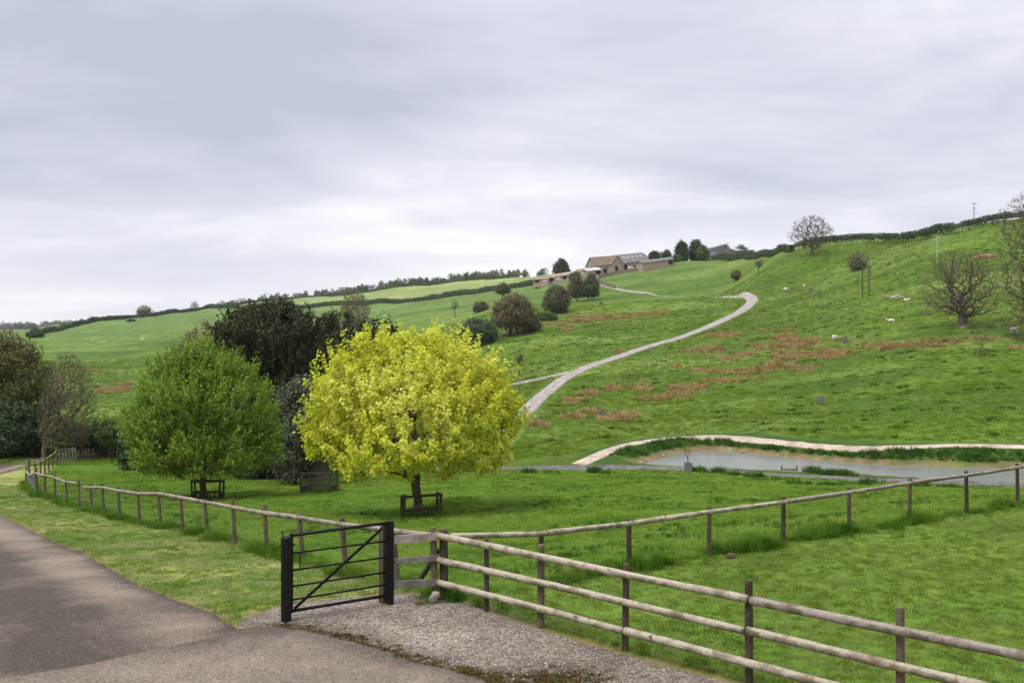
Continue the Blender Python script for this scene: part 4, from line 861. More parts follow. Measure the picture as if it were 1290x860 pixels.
leafy_tree('green_shrub', 'pale green shrub right of the black-green yew on the left', 'shrub', 76, 92, 62, 92, 524, 566, L_HORN, 5000, .17, BUSH, M_BARK, seed=25, nat=80, lump=.25, r_base=.06, spread=.2, cluster=3)
leafy_tree('purple_shrub', 'purple-brown twiggy shrub behind the wooden hurdle on the left', 'shrub', 97, 93, 78, 118, 534, 564, L_PURPLE, 6000, .13, BUSH, M_TWIG, seed=26, nat=160, lump=.15, r_base=.06, spread=.2, cluster=3)
leafy_tree('yew_tree', 'small dark conical yew right of the purple-brown shrub', 'tree', 120, 92.5, 112, 128, 532, 566, L_YEW, 4000, .17, CONE, M_BARK, seed=27, nat=50, lump=.12, r_base=.06, spread=.12, cluster=3, shellleaf=.6)
leafy_tree('green_tree', 'small bright green tree with a thin trunk before the brown paling', 'tree', 138, 90.5, 122, 156, 530, 561, L_MID, 6000, .16, ROUND, M_BARKG, seed=28, nat=90, lump=.25, r_base=.07, spread=.2, cluster=3)
leafy_tree('evergreen_shrub', 'dark clipped evergreen hedge piece at the foot of the small bright green tree', 'shrub', 140, 94, 100, 176, 557, 574, L_YEW, 7000, .18, BUSH, M_BARK, seed=29, nat=60, lump=.1, r_base=.05, spread=.2, cluster=4, shellleaf=.6, depth=.3)
leafy_tree('green_shrub', 'dark green shrub tucked against the left side of the rounded green tree', 'shrub', 166, 80, 152, 192, 512, 590, L_DKGREEN, 8000, .2, BUSH, M_BARK, seed=30, nat=90, lump=.25, r_base=.06, spread=.2, cluster=4, shellleaf=.45)
leafy_tree('thorn_bush', 'tawny bush showing above the right shoulder of the rounded green tree', 'bush', 256, 150, 224, 296, 406, 470, L_RUSSET, 8000, .26, BUSH, M_TWIG, seed=31, nat=160, lump=.2, r_base=.12, spread=.3, cluster=4)

def bare_tree(name, label, px, Y, x0, x1, ytop, ycrown, prof, nat, barkmat, seed, r_base, r_tip=.01, bf=.35, lump=.2, shell=.5, lean=0, fork=.3, buds=0, budmat=None, budsize=.15, expo=.46, group=None, cat='tree', depth=1.0, jag=.09, base=None, flare=1.2, minr=.0):
    rs = np.random.RandomState(seed); b0 = gp(px, Y) if base is None else base
    rx = (x1 - x0) / 2 * Y / F; cxw = ((x0 + x1) / 2 - CX) / F * Y; zt = CZ + (CY - ytop) / F * Y; zb = max(CZ + (CY - ycrown) / F * Y, b0.z + .1); h = zt - b0.z
    t = empty(name, b0, label, cat, group)
    ap = profile_pts(rs, (cxw, b0.y), zb, zt, rx, rx * depth, prof, nat, shell, lump, seed)
    k = 6; zf = b0.z + h * fork; trunk = [(b0.x + lean * h * (i/(k-1))**1.4 + rs.uniform(-.008, .008)*h*(i > 0), b0.y, b0.z - .15 + (zf - b0.z + .15) * i/(k-1)) for i in range(k)]
    nodes, par, rad, kids = grow(rs, trunk, ap, bf, r_tip, r_base, expo)
    skel_mesh('trunk', nodes, par, np.maximum(rad, minr), barkmat, t, 0, jag, rs, flare)
    if buds:
        ii = rs.randint(len(trunk), len(nodes), buds); f_ = rs.rand(buds, 1); Pc = nodes[ii]*f_ + nodes[par[ii]]*(1-f_) + rs.normal(size=(buds, 3)) * budsize * 1.2
        leaves('twigs', Pc, budsize, budmat or L_TWIGGY, t, rs, .3, 2.2)
    return t
# the bare trees
bare_tree('bare_tree', 'bare spreading tree leaning right over the yew and hurdle on the left', 55, 90, 48, 122, 444, 562, [(0, .7), (.2, 1), (.5, .95), (.8, .7), (1, .25)], 3200, M_BARKG, 41, .26, .015, .25, .2, .42, .03, .24, 5000, L_THORN, .09)
bare_tree('ancient_oak', 'gnarled bare old oak with a thick short trunk on the right hillside', 1213, 165, 1162, 1258, 314, 398, [(0, .45), (.1, .9), (.3, 1), (.6, .95), (.85, .75), (1, .35)], 2600, M_BARKG, 42, .80, .018, .30, .25, .42, 0, .24, 4000, L_TWIGGY, .13, jag=.08, flare=1.4, expo=.48)
bare_tree('skyline_oak', 'round open oak just coming into leaf on the right skyline', 1022, 318, 996, 1050, 271, 313, ROUND, 1100, M_BARKG, 43, .5, .028, .2, .3, .42, .02, .3, 2200, L_THORN, .28)
bare_tree('edge_oak', 'tall half-bare tree with drooping twigs cut by the right edge', 1303, 150, 1254, 1350, 238, 430, [(0, .65), (.2, .85), (.45, .95), (.65, 1), (.85, .75), (1, .3)], 3400, M_TWIG, 44, .5, .016, .2, .3, .45, 0, .3, 16000, L_TWIGGY, .13)
bare_tree('twiggy_tree', 'tall pale twiggy tree rising behind the dark evergreens', 446, 300, 425, 468, 364, 420, ROUND, 1600, M_TWIG, 45, .3, .03, .25, .2, .45, 0, .25, 6000, L_TWIGGY, .22)
# hill trees and bushes, each with its own crown
def hill(name, label, cat, px, Y, x0, x1, yt, yb, mat, nleaf, ls, seed, prof=BUSH, **k):
    k.setdefault('cluster', 4); k.setdefault('nat', 160); k.setdefault('lump', .2)
    return leafy_tree(name, label, cat, px, Y, x0, x1, yt, yb, mat, nleaf, ls, prof, M_BARK, seed=seed, **k)
DOMEW = [(0, .75), (.15, .98), (.35, 1.0), (.6, .88), (.8, .66), (.93, .38), (1, .12)]
hill('hawthorn_tree', 'broad russet-green tree on two dark stems below the farm', 'tree', 642, 255, 619, 676, 371, 411, L_RUSSET, 15000, .36, 51, DOMEW, r_base=.4, nat=420, varf=lambda v, P, a, b_: v*.9)
b0 = gp(649, 254); mb = MB(); mb.tube([gp(653.5, 254) + Vector((0, 0, -.2)), gp(651.5, 254) + Vector((0, 0, 1.0)), gp(649, 254) + Vector((0, 0, 2.6))], [.36, .30, .25], 7, .05, rng)
hw = [o for o in bpy.data.objects if o.name.startswith('hawthorn_tree') and o.type == 'EMPTY'][-1]; mb.build('second_stem', M_BARK, hw)
hill('thorn_bush', 'smaller tawny bush against the right foot of the broad russet-green tree', 'bush', 670, 258, 661, 681, 398, 418, L_THORN, 3500, .34, 52)
hill('thorn_bush', 'dense dark green bush left of the broad russet-green tree', 'bush', 600, 240, 574, 626, 402, 431, L_DKGREEN, 11000, .34, 53, varf=lambda v, P, a, b_: v + .1)
hill('thorn_bush', 'tall grey-brown bush halfway between the russet tree and the farm', 'bush', 700, 300, 682, 719, 359, 397, L_THORN, 9500, .36, 54, ROUND)
hill('green_shrub', 'low yellow-green scrub at the foot of the tall grey-brown bush', 'shrub', 688, 285, 674, 702, 393, 406, L_MID, 3500, .36, 55)
hill('thorn_bush', 'grey-brown bush left of the farm track bend', 'bush', 727, 345, 715, 739, 350, 373, L_THORN, 5500, .4, 56)
hill('thorn_bush', 'dark green bush touching the start of the upper farm track', 'bush', 741, 342, 730, 755, 352, 372, L_DKGREEN, 5500, .4, 57)
hill('thorn_bush', 'pale olive bush behind the two bushes by the upper track', 'bush', 744, 372, 736, 754, 345, 362, L_THORN, 3500, .42, 58)
hill('round_shrub', 'small round bright green shrub below the rusty sheds', 'shrub', 724, 385, 717, 732, 343, 355, L_MID, 3000, .4, 59, ROUND)
hill('hawthorn_tree', 'small round green tree on a thin stem by the middle hedge', 'tree', 633, 400, 624, 643, 357, 369, L_THORN, 3000, .42, 60, DOMEW, r_base=.25)
hill('thorn_bush', 'ragged grey-green bush on the slope below the middle hedge', 'bush', 605, 360, 596, 616, 380, 393, L_THORN, 3000, .42, 61)
hill('thorn_sapling', 'thin grey sapling on the slope left of the ragged bush', 'tree', 573, 365, 569, 578, 377, 389, L_TWIGGY, 240, .3, 62, nat=120)
hill('fir_tree', 'lone dark green conifer left of the farm sheds', 'tree', 707, 462, 697, 718, 326, 346, L_DKGREEN, 6500, .5, 63, [(0, .6), (.2, 1), (.5, .9), (.75, .62), (.9, .35), (1, .1)])
hill('dome_oak', 'bare domed oak on the left skyline behind the hedge', 'tree', 183, 585, 172, 193, 385, 397, L_TWIGGY, 2400, .5, 64, DOMEW)
hill('thorn_bush', 'small round bush alone in the far left field', 'bush', 165, 490, 161, 170, 404, 412, L_DKGREEN, 1600, .5, 65, ROUND)
hill('thorn_bush', 'rounded bush at the left end of the skyline hedge', 'bush', 44, 425, 36, 54, 414, 428, L_DKGREEN, 2600, .5, 66)
hill('thorn_bush', 'round grey thorn bush on the right slope beside the twin poles', 'bush', 1079, 285, 1066, 1094, 317, 343, L_TWIGGY, 3000, .26, 67, ROUND, nat=700, lump=.3)
hill('thorn_sapling', 'small ochre-leaved sapling in the field right of the farm', 'tree', 927, 345, 922, 932, 340, 352, L_BROWN, 1200, .4, 68, ROUND)
hill('thorn_sapling', 'small grey sapling below the skyline hedge left of the round oak', 'tree', 955, 330, 951, 962, 325, 337, L_TWIGGY, 360, .32, 69, ROUND, nat=140)
hill('thorn_sapling', 'small grey sapling on the slope above the side track', 'tree', 654, 172, 648, 660, 441, 456, L_TWIGGY, 260, .2, 70, ROUND, nat=120)
hill('farm_tree', 'tall dark evergreen right of the farm, left of its pair', 'tree', 859, 455, 851, 867, 304, 330, L_DKGREEN, 5000, .55, 71, [(0, .8), (.3, 1), (.7, .9), (.9, .55), (1, .2)])
hill('farm_tree', 'tall dark evergreen right of the farm, right of its pair and taller', 'tree', 877, 458, 868, 886, 302, 329, L_DKGREEN, 5500, .55, 72, [(0, .8), (.3, 1), (.7, .85), (.9, .5), (1, .15)])
hill('farm_tree', 'yellow-green tree against the dark evergreens by the grey shed', 'tree', 885, 448, 879, 893, 309, 329, L_MID, 3000, .5, 73, ROUND)
hill('farm_tree', 'small dark round tree before the middle of the long grey roof', 'tree', 824, 428, 818, 831, 317, 330, L_DKGREEN, 2600, .5, 74, ROUND)
hill('farm_tree', 'small dark upright tree at the right end of the long grey roof', 'tree', 840, 432, 835, 845, 316, 329, L_DKGREEN, 2400, .5, 75, ROUND)
hill('farm_shrub', 'low bright green shrub between the stone shed and the tall evergreens', 'shrub', 851, 440, 846, 858, 322, 332, L_MID, 1800, .5, 76)
hill('skyline_tree', 'small grey-green tree on the skyline right of the grey shed', 'tree', 934, 520, 927, 941, 309, 318, L_FAR, 1300, .55, 77, DOMEW, base=Vector((*xy(934, 520), CZ + 106/F*520)))
hill('skyline_tree', 'yellowish tree top behind the roof of the grey shed', 'tree', 912, 520, 906, 919, 308, 318, L_MID, 1300, .55, 78, DOMEW, base=Vector((*xy(912, 520), CZ + 104/F*520)))
hill('skyline_tree', 'faint small tree far along the left skyline', 'tree', 245, 720, 240, 251, 379, 389, L_FAR, 500, .5, 79, DOMEW, base=Vector((*xy(245, 720), CZ + 38/F*720)))
bare_tree('sapling', 'thin bare sapling in a wooden guard on the right hillside', 1237, 140, 1225, 1246, 402, 438, [(0, .3), (.3, .7), (.6, 1), (.85, .75), (1, .2)], 180, M_TWIG, 46, .05, .008, .3, .15, .5, 0, .3, 500, L_TWIGGY, .10)
bare_tree('sapling', 'thin yellowish sapling in a grey guard at the near edge of the pond', 866, 75.6, 853, 878, 531, 574, [(0, .3), (.3, .7), (.6, 1), (.85, .75), (1, .2)], 120, M_TWIG, 47, .035, .006, .3, .15, .5, 0, .3, 420, L_HORN, .07, minr=.006)

# ------------------------------------------------------------------ hedges and far woods
def hedge(name, label, pts, h, wd, mat, dens, ls, seed, stems=0, group=None, zlow=0.0, hvar=.15, gaps=0):
    rs = np.random.RandomState(seed); P = resample([(p[0], p[1]) for p in pts], 1.0); c_ = P[len(P)//2]
    t = empty(name, (c_[0], c_[1], gz(*c_)), label, 'hedge', group)
    seg = np.gradient(P, axis=0); seg /= np.linalg.norm(seg, axis=1)[:, None]; nn = np.stack((-seg[:, 1], seg[:, 0]), 1)
    n = int(len(P) * dens); ii = rs.randint(0, len(P), n); a = rs.rand(n) * 2 - 1
    hh = h * (1 + hvar * 2 * vnoise(P[ii, 0]/7 + seed, P[ii, 1]/7) + hvar * vnoise(P[ii, 0]/2.3, P[ii, 1]/2.3 + seed))
    v = rs.rand(n) ** .6; z = H(P[ii, 0], P[ii, 1]) + hh * (zlow + (1 - zlow) * v)
    if gaps:
        keep = (vnoise(P[ii, 0]/3.1, P[ii, 1]/3.1, seed) + .28) > gaps * (1 - v) * .8; ii, a, z, v = ii[keep], a[keep], z[keep], v[keep]; n = len(ii)
    q = P[ii] + nn[ii] * (a * wd/2)[:, None] + seg[ii] * rs.uniform(-.6, .6, (n, 1))
    leaves('foliage', np.stack((q[:, 0], q[:, 1], z), 1), ls, mat, t, rs, .4, 1.4, .25 + .5*rs.rand(n) + .8*vnoise(q[:, 0]/5, q[:, 1]/5, seed))
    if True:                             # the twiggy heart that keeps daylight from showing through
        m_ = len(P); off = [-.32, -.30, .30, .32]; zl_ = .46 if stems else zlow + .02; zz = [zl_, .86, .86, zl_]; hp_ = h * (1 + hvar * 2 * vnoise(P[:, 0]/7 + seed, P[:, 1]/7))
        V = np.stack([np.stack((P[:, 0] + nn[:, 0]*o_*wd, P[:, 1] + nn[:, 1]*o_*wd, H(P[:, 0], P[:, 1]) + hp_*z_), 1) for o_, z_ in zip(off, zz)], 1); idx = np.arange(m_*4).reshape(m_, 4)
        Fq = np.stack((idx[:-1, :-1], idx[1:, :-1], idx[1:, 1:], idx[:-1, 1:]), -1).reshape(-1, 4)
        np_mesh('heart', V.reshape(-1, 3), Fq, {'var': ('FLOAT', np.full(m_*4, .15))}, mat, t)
    if stems:
        mb = MB()
        for p in resample([(p[0], p[1]) for p in pts], stems):
            z0 = gz(*p); mb.tube([(p[0], p[1], z0 - .2), (p[0] + rs.uniform(-.2, .2), p[1], z0 + h * .75)], [.10, .05], 4)
        tag(mb.build('stems', M_BARK, t), kind='stuff')
    return t
gpl = lambda *a: [gp(px, Y) for px, Y in a]
hedge('hedge', 'dark field hedge along the left skyline from the rounded bush to the far wood', gpl((34, 432), (70, 452), (100, 482), (140, 520), (180, 562), (225, 607), (268, 650)), 2.3, 2.2, L_HEDGE, 22, .55, 101, hvar=.25)
hedge('hedge', 'long dark hedge across the middle of the left hillside up to the sheds', gpl((262, 640), (300, 620), (350, 590), (400, 560), (450, 540), (500, 520), (560, 500), (600, 482), (640, 466), (680, 451), (712, 438)), 2.5, 2.4, L_HEDGE, 22, .55, 102)
hedge('hedge', 'thin top hedge in front of the far wood on the left skyline', gpl((232, 690), (280, 720), (330, 762), (420, 732), (500, 702), (560, 670), (600, 652), (640, 622)), 2.2, 2.2, L_DKGREEN, 18, .55, 103, hvar=.2)
hedge('hedge', 'short low dark hedge leading from the dense green bush behind the maple', gpl((548, 246), (562, 244), (580, 242), (596, 240)), 1.7, 1.8, L_HEDGE, 40, .32, 104)
hedge('hedge', 'trimmed green hedge on the skyline between the grey shed and the round oak', gpl((898, 424), (915, 412), (940, 388), (965, 362), (998, 338)), 2.5, 2.4, L_HEDGE, 40, .42, 105, hvar=.08)
hedge('hedge', 'gappy tall hedge on bare stems along the right skyline', gpl((1000, 336), (1030, 333), (1060, 332), (1090, 329), (1120, 318), (1160, 300), (1200, 284), (1230, 283), (1256, 283), (1300, 282), (1340, 280)), 3.3, 1.9, L_HEDGE, 110, .34, 106, 1.7, None, .14, .08, .16)
def wood(name, label, line, n, h, wd, mat, nl, ls, seed, jit=10):
    rs = np.random.RandomState(seed); P = resample([tuple(p) for p in line], 3.0); Pc = []; vv = []; mb = MB()
    for i in range(n):
        p = P[rs.randint(len(P))]; x, y = p[0] + rs.uniform(-3, 3), p[1] + rs.uniform(-jit, jit); hh = h * rs.uniform(.6, 1.15); w_ = wd * rs.uniform(.6, 1.2); z = gz(x, y) if len(p) < 3 else p[2]
        k = nl; u = rs.normal(size=(k, 3)); u /= np.linalg.norm(u, axis=1)[:, None]; u *= rs.rand(k, 1) ** .35; tp = 1 - .35*np.clip(u[:, 2], 0, 1)
        Pc.append(np.stack((x + u[:, 0]*w_*tp, y + u[:, 1]*w_*tp, z + hh*.47 + u[:, 2]*hh*.50), 1)); vv.append(np.full(k, .15 + .7*rs.rand()) + .25*rs.uniform(-1, 1, k))
        mb.tube([(x, y, z - .5), (x, y, z + hh * .6)], [.22, .10], 4)
    t = np_mesh(name, np.zeros((3, 3)), np.array([(0, 1, 2)]), None, mat); bpy.data.objects.remove(t)
    o = leaves(name, np.vstack(Pc), ls, mat, None, rs, .3, 1.3, np.concatenate(vv)); return tag(o, label, 'wood', None, 'stuff')
wood('far_wood', 'narrow grey-green wood along the left skyline', [gp(px, Y) for px, Y in ((276, 800), (330, 806), (420, 776), (500, 742), (580, 700), (645, 660))], 190, 6.2, 3.2, L_FAR, 170, .75, 111, 12)
wood('far_wood', 'thin line of young trees left of the lone conifer', [gp(px, Y) for px, Y in ((640, 640), (670, 610), (695, 590))], 18, 6.0, 1.9, L_FAR, 110, .7, 112, 6)
wood('far_wood', 'distant hazy wood beyond the left end of the hill', [Vector((*xy(px, 1700), CZ + (CY - py)/F*1700)) for px, py in ((-120, 420), (-40, 418), (20, 417), (60, 416), (120, 413))], 130, 15, 9, L_FAR, 150, 2.2, 113, 30)

# ------------------------------------------------------------------ the farm on the hill
def P3(px, py, Y): return Vector(((px - CX) / F * Y, Y, CZ + (CY - py) / F * Y))
def quad_mesh(name, faces, mat, parent, thick=.18):
    mb = MB()
    for f in faces:
        f = [Vector(v) for v in f]; nn = (f[1] - f[0]).cross(f[2] - f[0]).normalized() * thick; k = len(f)
        mb.add(f + [v - nn for v in f], [tuple(range(k)), tuple(range(2*k-1, k-1, -1))] + [(i, k+i, k+(i+1) % k, (i+1) % k)[::-1] for i in range(k)])
    return mb.build(name, mat, parent)
def long_barn(name, label, a, b, eave, ridge, depth, wallm, roofm, base=2.0, over=.35):
    """a, b: foot of the front wall, left and right; roof ridge parallel to it"""
    t = empty(name, (a + b) / 2, label, 'farm building'); d = (b - a); d.z = 0; d.normalize(); n_ = Vector((-d.y, d.x, 0)); U = Vector((0, 0, 1))
    A, B = a + U*eave, b + U*eave; R0, R1 = a + n_*depth/2 + U*ridge, b + n_*depth/2 + U*ridge; A2, B2 = a + n_*depth + U*eave, b + n_*depth + U*eave
    dn = U * base; mb = MB()
    mb.add([a - dn, b - dn, B, A], [(0, 1, 2, 3)]); mb.add([b - dn, b + n_*depth - dn, B2, R1, B], [(0, 1, 2, 3, 4)]); mb.add([b + n_*depth - dn, a + n_*depth - dn, A2, B2], [(0, 1, 2, 3)]); mb.add([a + n_*depth - dn, a - dn, A, R0, A2], [(0, 1, 2, 3, 4)])
    mb.build('wall', wallm, t); o_ = d * over; dr = (A - R0).normalized() * .3; dr2 = (A2 - R0).normalized() * .3; up = U * .12
    quad_mesh('roof', [[A - o_ + dr + up, B + o_ + dr + up, R1 + o_ + up, R0 - o_ + up], [R0 - o_ + up, R1 + o_ + up, B2 + o_ + dr2 + up, A2 - o_ + dr2 + up]], roofm, t)
    return t, d, n_, A, B, R0, R1
def panel(name, t, a, b, z0, z1, mat, out_=.05):
    d = (b - a).normalized(); n_ = Vector((d.y, -d.x, 0)).normalized() * out_; mb = MB(); mb.beam(a + n_ + Vector((0, 0, (z0+z1)/2)), b + n_ + Vector((0, 0, (z0+z1)/2)), .06, z1 - z0); return mb.build(name, mat, t)
a, b = P3(749, 343.5, 432), P3(774, 341.5, 436)
t, d, n_, A_, B_, R0, R1 = long_barn('stone_barn', 'stone barn with a brown stone-slate roof at the left end of the farm', a, b, 3.0, 6.9, 8, M_WALL, M_TILE)
panel('door', t, a + d*4.5, a + d*5.8, 0, 2.0, M_DARK)
a, b = P3(771, 342, 431), P3(784.5, 341, 433)
t = empty('stone_wing', (a + b)/2, 'stone wing with its pointed gable facing the valley, between the two barn roofs', 'farm building'); d = (b - a).normalized(); n_ = Vector((-d.y, d.x, 0)); U = Vector((0, 0, 1)); pk = (a + b)/2 + U*6.4; dn = U*2
mb = MB(); mb.add([a - dn, b - dn, b + U*3, pk, a + U*3], [(0, 1, 2, 3, 4)]); mb.add([a - dn, a + U*3, a + n_*9 + U*3, a + n_*9 - dn], [(0, 1, 2, 3)]); mb.add([b - dn, b + n_*9 - dn, b + n_*9 + U*3, b + U*3], [(0, 1, 2, 3)]); mb.build('wall', M_WALL, t)
quad_mesh('roof', [[a + U*2.9 - d*.3 - n_*.2, pk - n_*.2 + U*.15, pk + n_*9 + U*.15, a + n_*9 + U*2.9 - d*.3][::-1], [pk - n_*.2 + U*.15, b + U*2.9 + d*.3 - n_*.2, b + n_*9 + U*2.9 + d*.3, pk + n_*9 + U*.15][::-1]], M_TILE, t)
panel('door', t, a + d*1.6, a + d*2.8, 0, 2.1, M_DARK)
a, b = P3(785, 340, 437), P3(821, 335.5, 452)
t, d, n_, A_, B_, R0, R1 = long_barn('grey_barn', 'long barn with a grey sheet roof and pale skylights in the middle of the farm', a, b, 3.0, 6.6, 11, M_WALL, M_SHEET, 3)
panel('opening', t, a + d*.8, a + d*3.0, 0, 2.5, M_DARK); panel('white_sheet', t, a + d*3.2, a + d*7.4, -.3, 1.9, M_WHITE); panel('opening', t, a + d*7.6, a + d*10.2, 0, 2.3, M_DARK)
roof_ = [c_ for c_ in t.children if c_.name.startswith('roof')][0]
for k in range(5):
    f0, f1 = .2 + .15*k, .24 + .15*k; pa, pb = A_ + (B_-A_)*f0, A_ + (B_-A_)*f1; ra, rb = R0 + (R1-R0)*f0, R0 + (R1-R0)*f1; lift = U*.18
    quad_mesh('skylight', [[pa + (ra-pa)*.45 + lift, pb + (rb-pb)*.45 + lift, pb + (rb-pb)*.72 + lift, pa + (ra-pa)*.72 + lift]], M_PALE, roof_, .04)
a, b = P3(810, 338.5, 418), P3(848, 333, 424)
t, d, n_, A_, B_, R0, R1 = long_barn('stone_shed', 'low stone shed with a shallow grey roof in front of the long grey barn', a, b, 2.3, 3.3, 6, M_WALL, M_SHEET, 2)
panel('opening', t, b - d*2.4, b - d*.3, 0, 1.7, M_DARK)
a, b = P3(827, 330, 455), P3(838, 329, 457)
long_barn('stone_barn', 'small stone block rising between two dark trees behind the low stone shed', a, b, 3.6, 4.6, 6, M_WALL, M_TILE, 3)
a, b = P3(889, 328.5, 452), P3(925, 327, 456); t = empty('grey_shed', (a + b)/2, 'grey steel shed with a wide gable and blue-grey doors right of the tall evergreens', 'farm building'); d = (b - a).normalized(); n_ = Vector((-d.y, d.x, 0)); pk = (a + b)/2 + U*6.5; dn = U*3
mb = MB(); mb.add([a - dn, b - dn, b + U*4.2, pk, a + U*4.2], [(0, 1, 2, 3, 4)]); mb.add([a - dn, a + U*4.2, a + n_*16 + U*4.2, a + n_*16 - dn], [(0, 1, 2, 3)]); mb.add([b - dn, b + n_*16 - dn, b + n_*16 + U*4.2, b + U*4.2], [(0, 1, 2, 3)]); mb.build('wall', M_SHEET, t)
quad_mesh('roof', [[a + U*4.2 - d*.4, pk, pk + n_*16, a + n_*16 + U*4.2 - d*.4][::-1], [pk, b + U*4.2 + d*.4, b + n_*16 + U*4.2 + d*.4, pk + n_*16][::-1]], M_SHEET, t)
panel('door', t, a + d*2.4, a + d*5.0, 0, 4.2, M_BLUE)
a, b = P3(925, 321, 515), P3(950, 320, 520)
long_barn('grey_shed', 'pale low shed roof behind the skyline hedge right of the grey shed', a, b, 2.2, 3.7, 9, M_SHEET, M_PALE, 3)
a, b = P3(740, 348, 424), P3(757, 346, 427)
t, d, n_, A_, B_, R0, R1 = long_barn('lean_to_shed', 'low stone lean-to with a pale roof left of the stone barn', a, b, 2.2, 3.3, 6, M_WALL, M_PALE, 2)
panel('opening', t, b - d*2.6, b - d*.2, .2, 2.0, M_DARK)
for x0, y0, x1, y1, e_, rdg, rm, lab in ((672, 356.5, 691, 355, 1.3, 2.4, M_RUST, 'rust-red low shed at the left end of the shed row'), (691, 355, 724, 349.5, 1.6, 3.0, M_RUSTP, 'long open-fronted shed with a faded pinkish roof in the shed row'), (724, 347.5, 737, 345.5, 1.5, 2.8, M_RUST, 'small shed with a red-brown roof at the right end of the shed row')):
    a, b = P3(x0, y0, 428), P3(x1, y1, 426); t, d, n_, A_, B_, R0, R1 = long_barn('iron_shed', lab, a, b, e_, rdg, 5, M_WALL, rm, 2)
    l = (b - a).length
    for k in range(max(2, int(l / 2.6))): 
        f0 = (k + .18) / max(2, int(l / 2.6)); f1 = (k + .78) / max(2, int(l / 2.6)); panel('opening', t, a + (b-a)*f0, a + (b-a)*f1, .1, e_ * .85, M_DARK if k % 3 != 1 else M_PALE)
def dry_wall(label, pts, h, name='dry_stone_wall'):
    rs = random.Random(len(label)); P = resample([(p[0], p[1]) for p in pts], 1.1); t = empty(name, (*P[0], gz(*P[0])), label, 'wall')
    mb = MB()
    for p, q in zip(P[:-1], P[1:]): mb.beam((p[0], p[1], gz(*p) + h/2 - .3), (q[0], q[1], gz(*q) + h/2 - .3), .45, h + .6 + rs.uniform(-.08, .08))
    mb.build('body', M_DRYST, t); mb = MB()
    for p in resample([(p[0], p[1]) for p in pts], .5): mb.box((p[0], p[1], gz(*p) + h + .04 + rs.uniform(-.05, .05)), (.42, .4, .26), Matrix.Rotation(rs.uniform(-.3, .3), 3, 'Z'))
    tag(mb.build('coping_stones', M_DRYST, t), kind='stuff')
dry_wall('dry stone wall climbing along the track to the farm buildings', gpl((754, 412), (762, 416), (772, 419), (786, 421), (802, 422)), 1.3)
dry_wall('short dry stone wall beside the bend of the upper farm track', gpl((752, 398), (760, 386), (768, 377), (775, 371)), 1.2)

# ------------------------------------------------------------------ poles, hill fences, guards, sheep
t = empty('pole_pair', gp(1090, 225), 'pair of dark wooden electricity poles with a crossbar on the right hillside', 'utility poles')
for px in (1086.5, 1094.8): g_ = gp(px, 225); mb = MB(); mb.tube([g_ - Vector((0, 0, .5)), g_ + Vector((0, 0, 6.3))], [.15, .11], 8); mb.build('pole', M_BARK, t)
g1, g2 = gp(1085.5, 224.8), gp(1098, 224.8); zt = max(g1.z, g2.z) + 6.3; mb = MB(); mb.beam((g1.x, g1.y, zt), (g2.x, g2.y, zt), .16, .2); xb = mb.build('crossbar', M_BARK, t)
for f_ in (.08, .5, .92): mb = MB(); p = Vector((g1.x, g1.y, zt)).lerp(Vector((g2.x, g2.y, zt)), f_); mb.tube([p + Vector((0, 0, .1)), p + Vector((0, 0, .5))], [.09, .07], 6); mb.build('insulator', M_GUARD, xb)
def pole(px, Y, h, label, mat, arm=1.6, r=.13):
    g_ = gp(px, Y); t = empty('electricity_pole', g_, label, 'utility pole'); mb = MB(); mb.tube([g_ - Vector((0, 0, .6)), g_ + Vector((0, 0, h))], [r, r*.75], 8); mb.build('pole', mat, t)
    for z_, w_ in ((h - .25, arm), (h - 1.7, arm * .55)): mb = MB(); mb.beam(g_ + Vector((-w_/2, -.15, z_)), g_ + Vector((w_/2, -.15, z_)), .1, .14); mb.build('crossarm', mat, t)
pole(1180.5, 236, 7.6, 'pale electricity pole with a white crossarm above the gnarled oak', M_PALE, 1.9, .12)
pole(1227, 300, 6.8, 'electricity pole standing behind the gappy skyline hedge', M_BARKG, 1.6, .12)
def hill_fence(label, px_pts, sp=3.4, h=1.0, Yl=(100, 600)):
    P = resample([tuple(at(px, py, *Yl)[:2]) for px, py in px_pts], sp); t = empty('post_fence', (*P[0], gz(*P[0])), label, 'fence'); me = None
    for p in P:
        if me is None: mb = MB(); mb.tube([(0, 0, -.3), (0, 0, h)], [.05, .045], 6); o = mb.build('post', M_POSTOLD); o.parent = t; me = o.data
        else: o = bpy.data.objects.new('post', me); C.objects.link(o); o.parent = t
        o.location = Vector((p[0], p[1], gz(*p))) - t.location; o.rotation_euler = (rng.uniform(-.06, .06), rng.uniform(-.06, .06), 0); o.scale = (1, 1, rng.uniform(.85, 1.1))
    mb = MB()
    for hz_ in (.35, .75, 1.05): mb.tube([(p[0], p[1], gz(*p) + hz_) for p in P], .006, 3, 0, rng, False)
    tag(mb.build('wires', M_WIRE, t), kind='stuff')
hill_fence('wooden post fence on the hillside below the farm track', [(661, 533), (690, 527), (716, 519), (745, 506), (770, 492), (790, 480), (815, 466), (850, 448), (890, 427), (925, 407), (952, 391)])
hill_fence('dark post fence running up from the track bend towards the grey trough', [(958, 393), (972, 387), (990, 381), (1006, 375), (1013, 369)], 3.0)
hill_fence('faint post fence across the slope above the track bend', [(826, 367.5), (860, 368.6), (900, 368), (940, 366.8), (985, 366), (1012, 367)], 3.2)
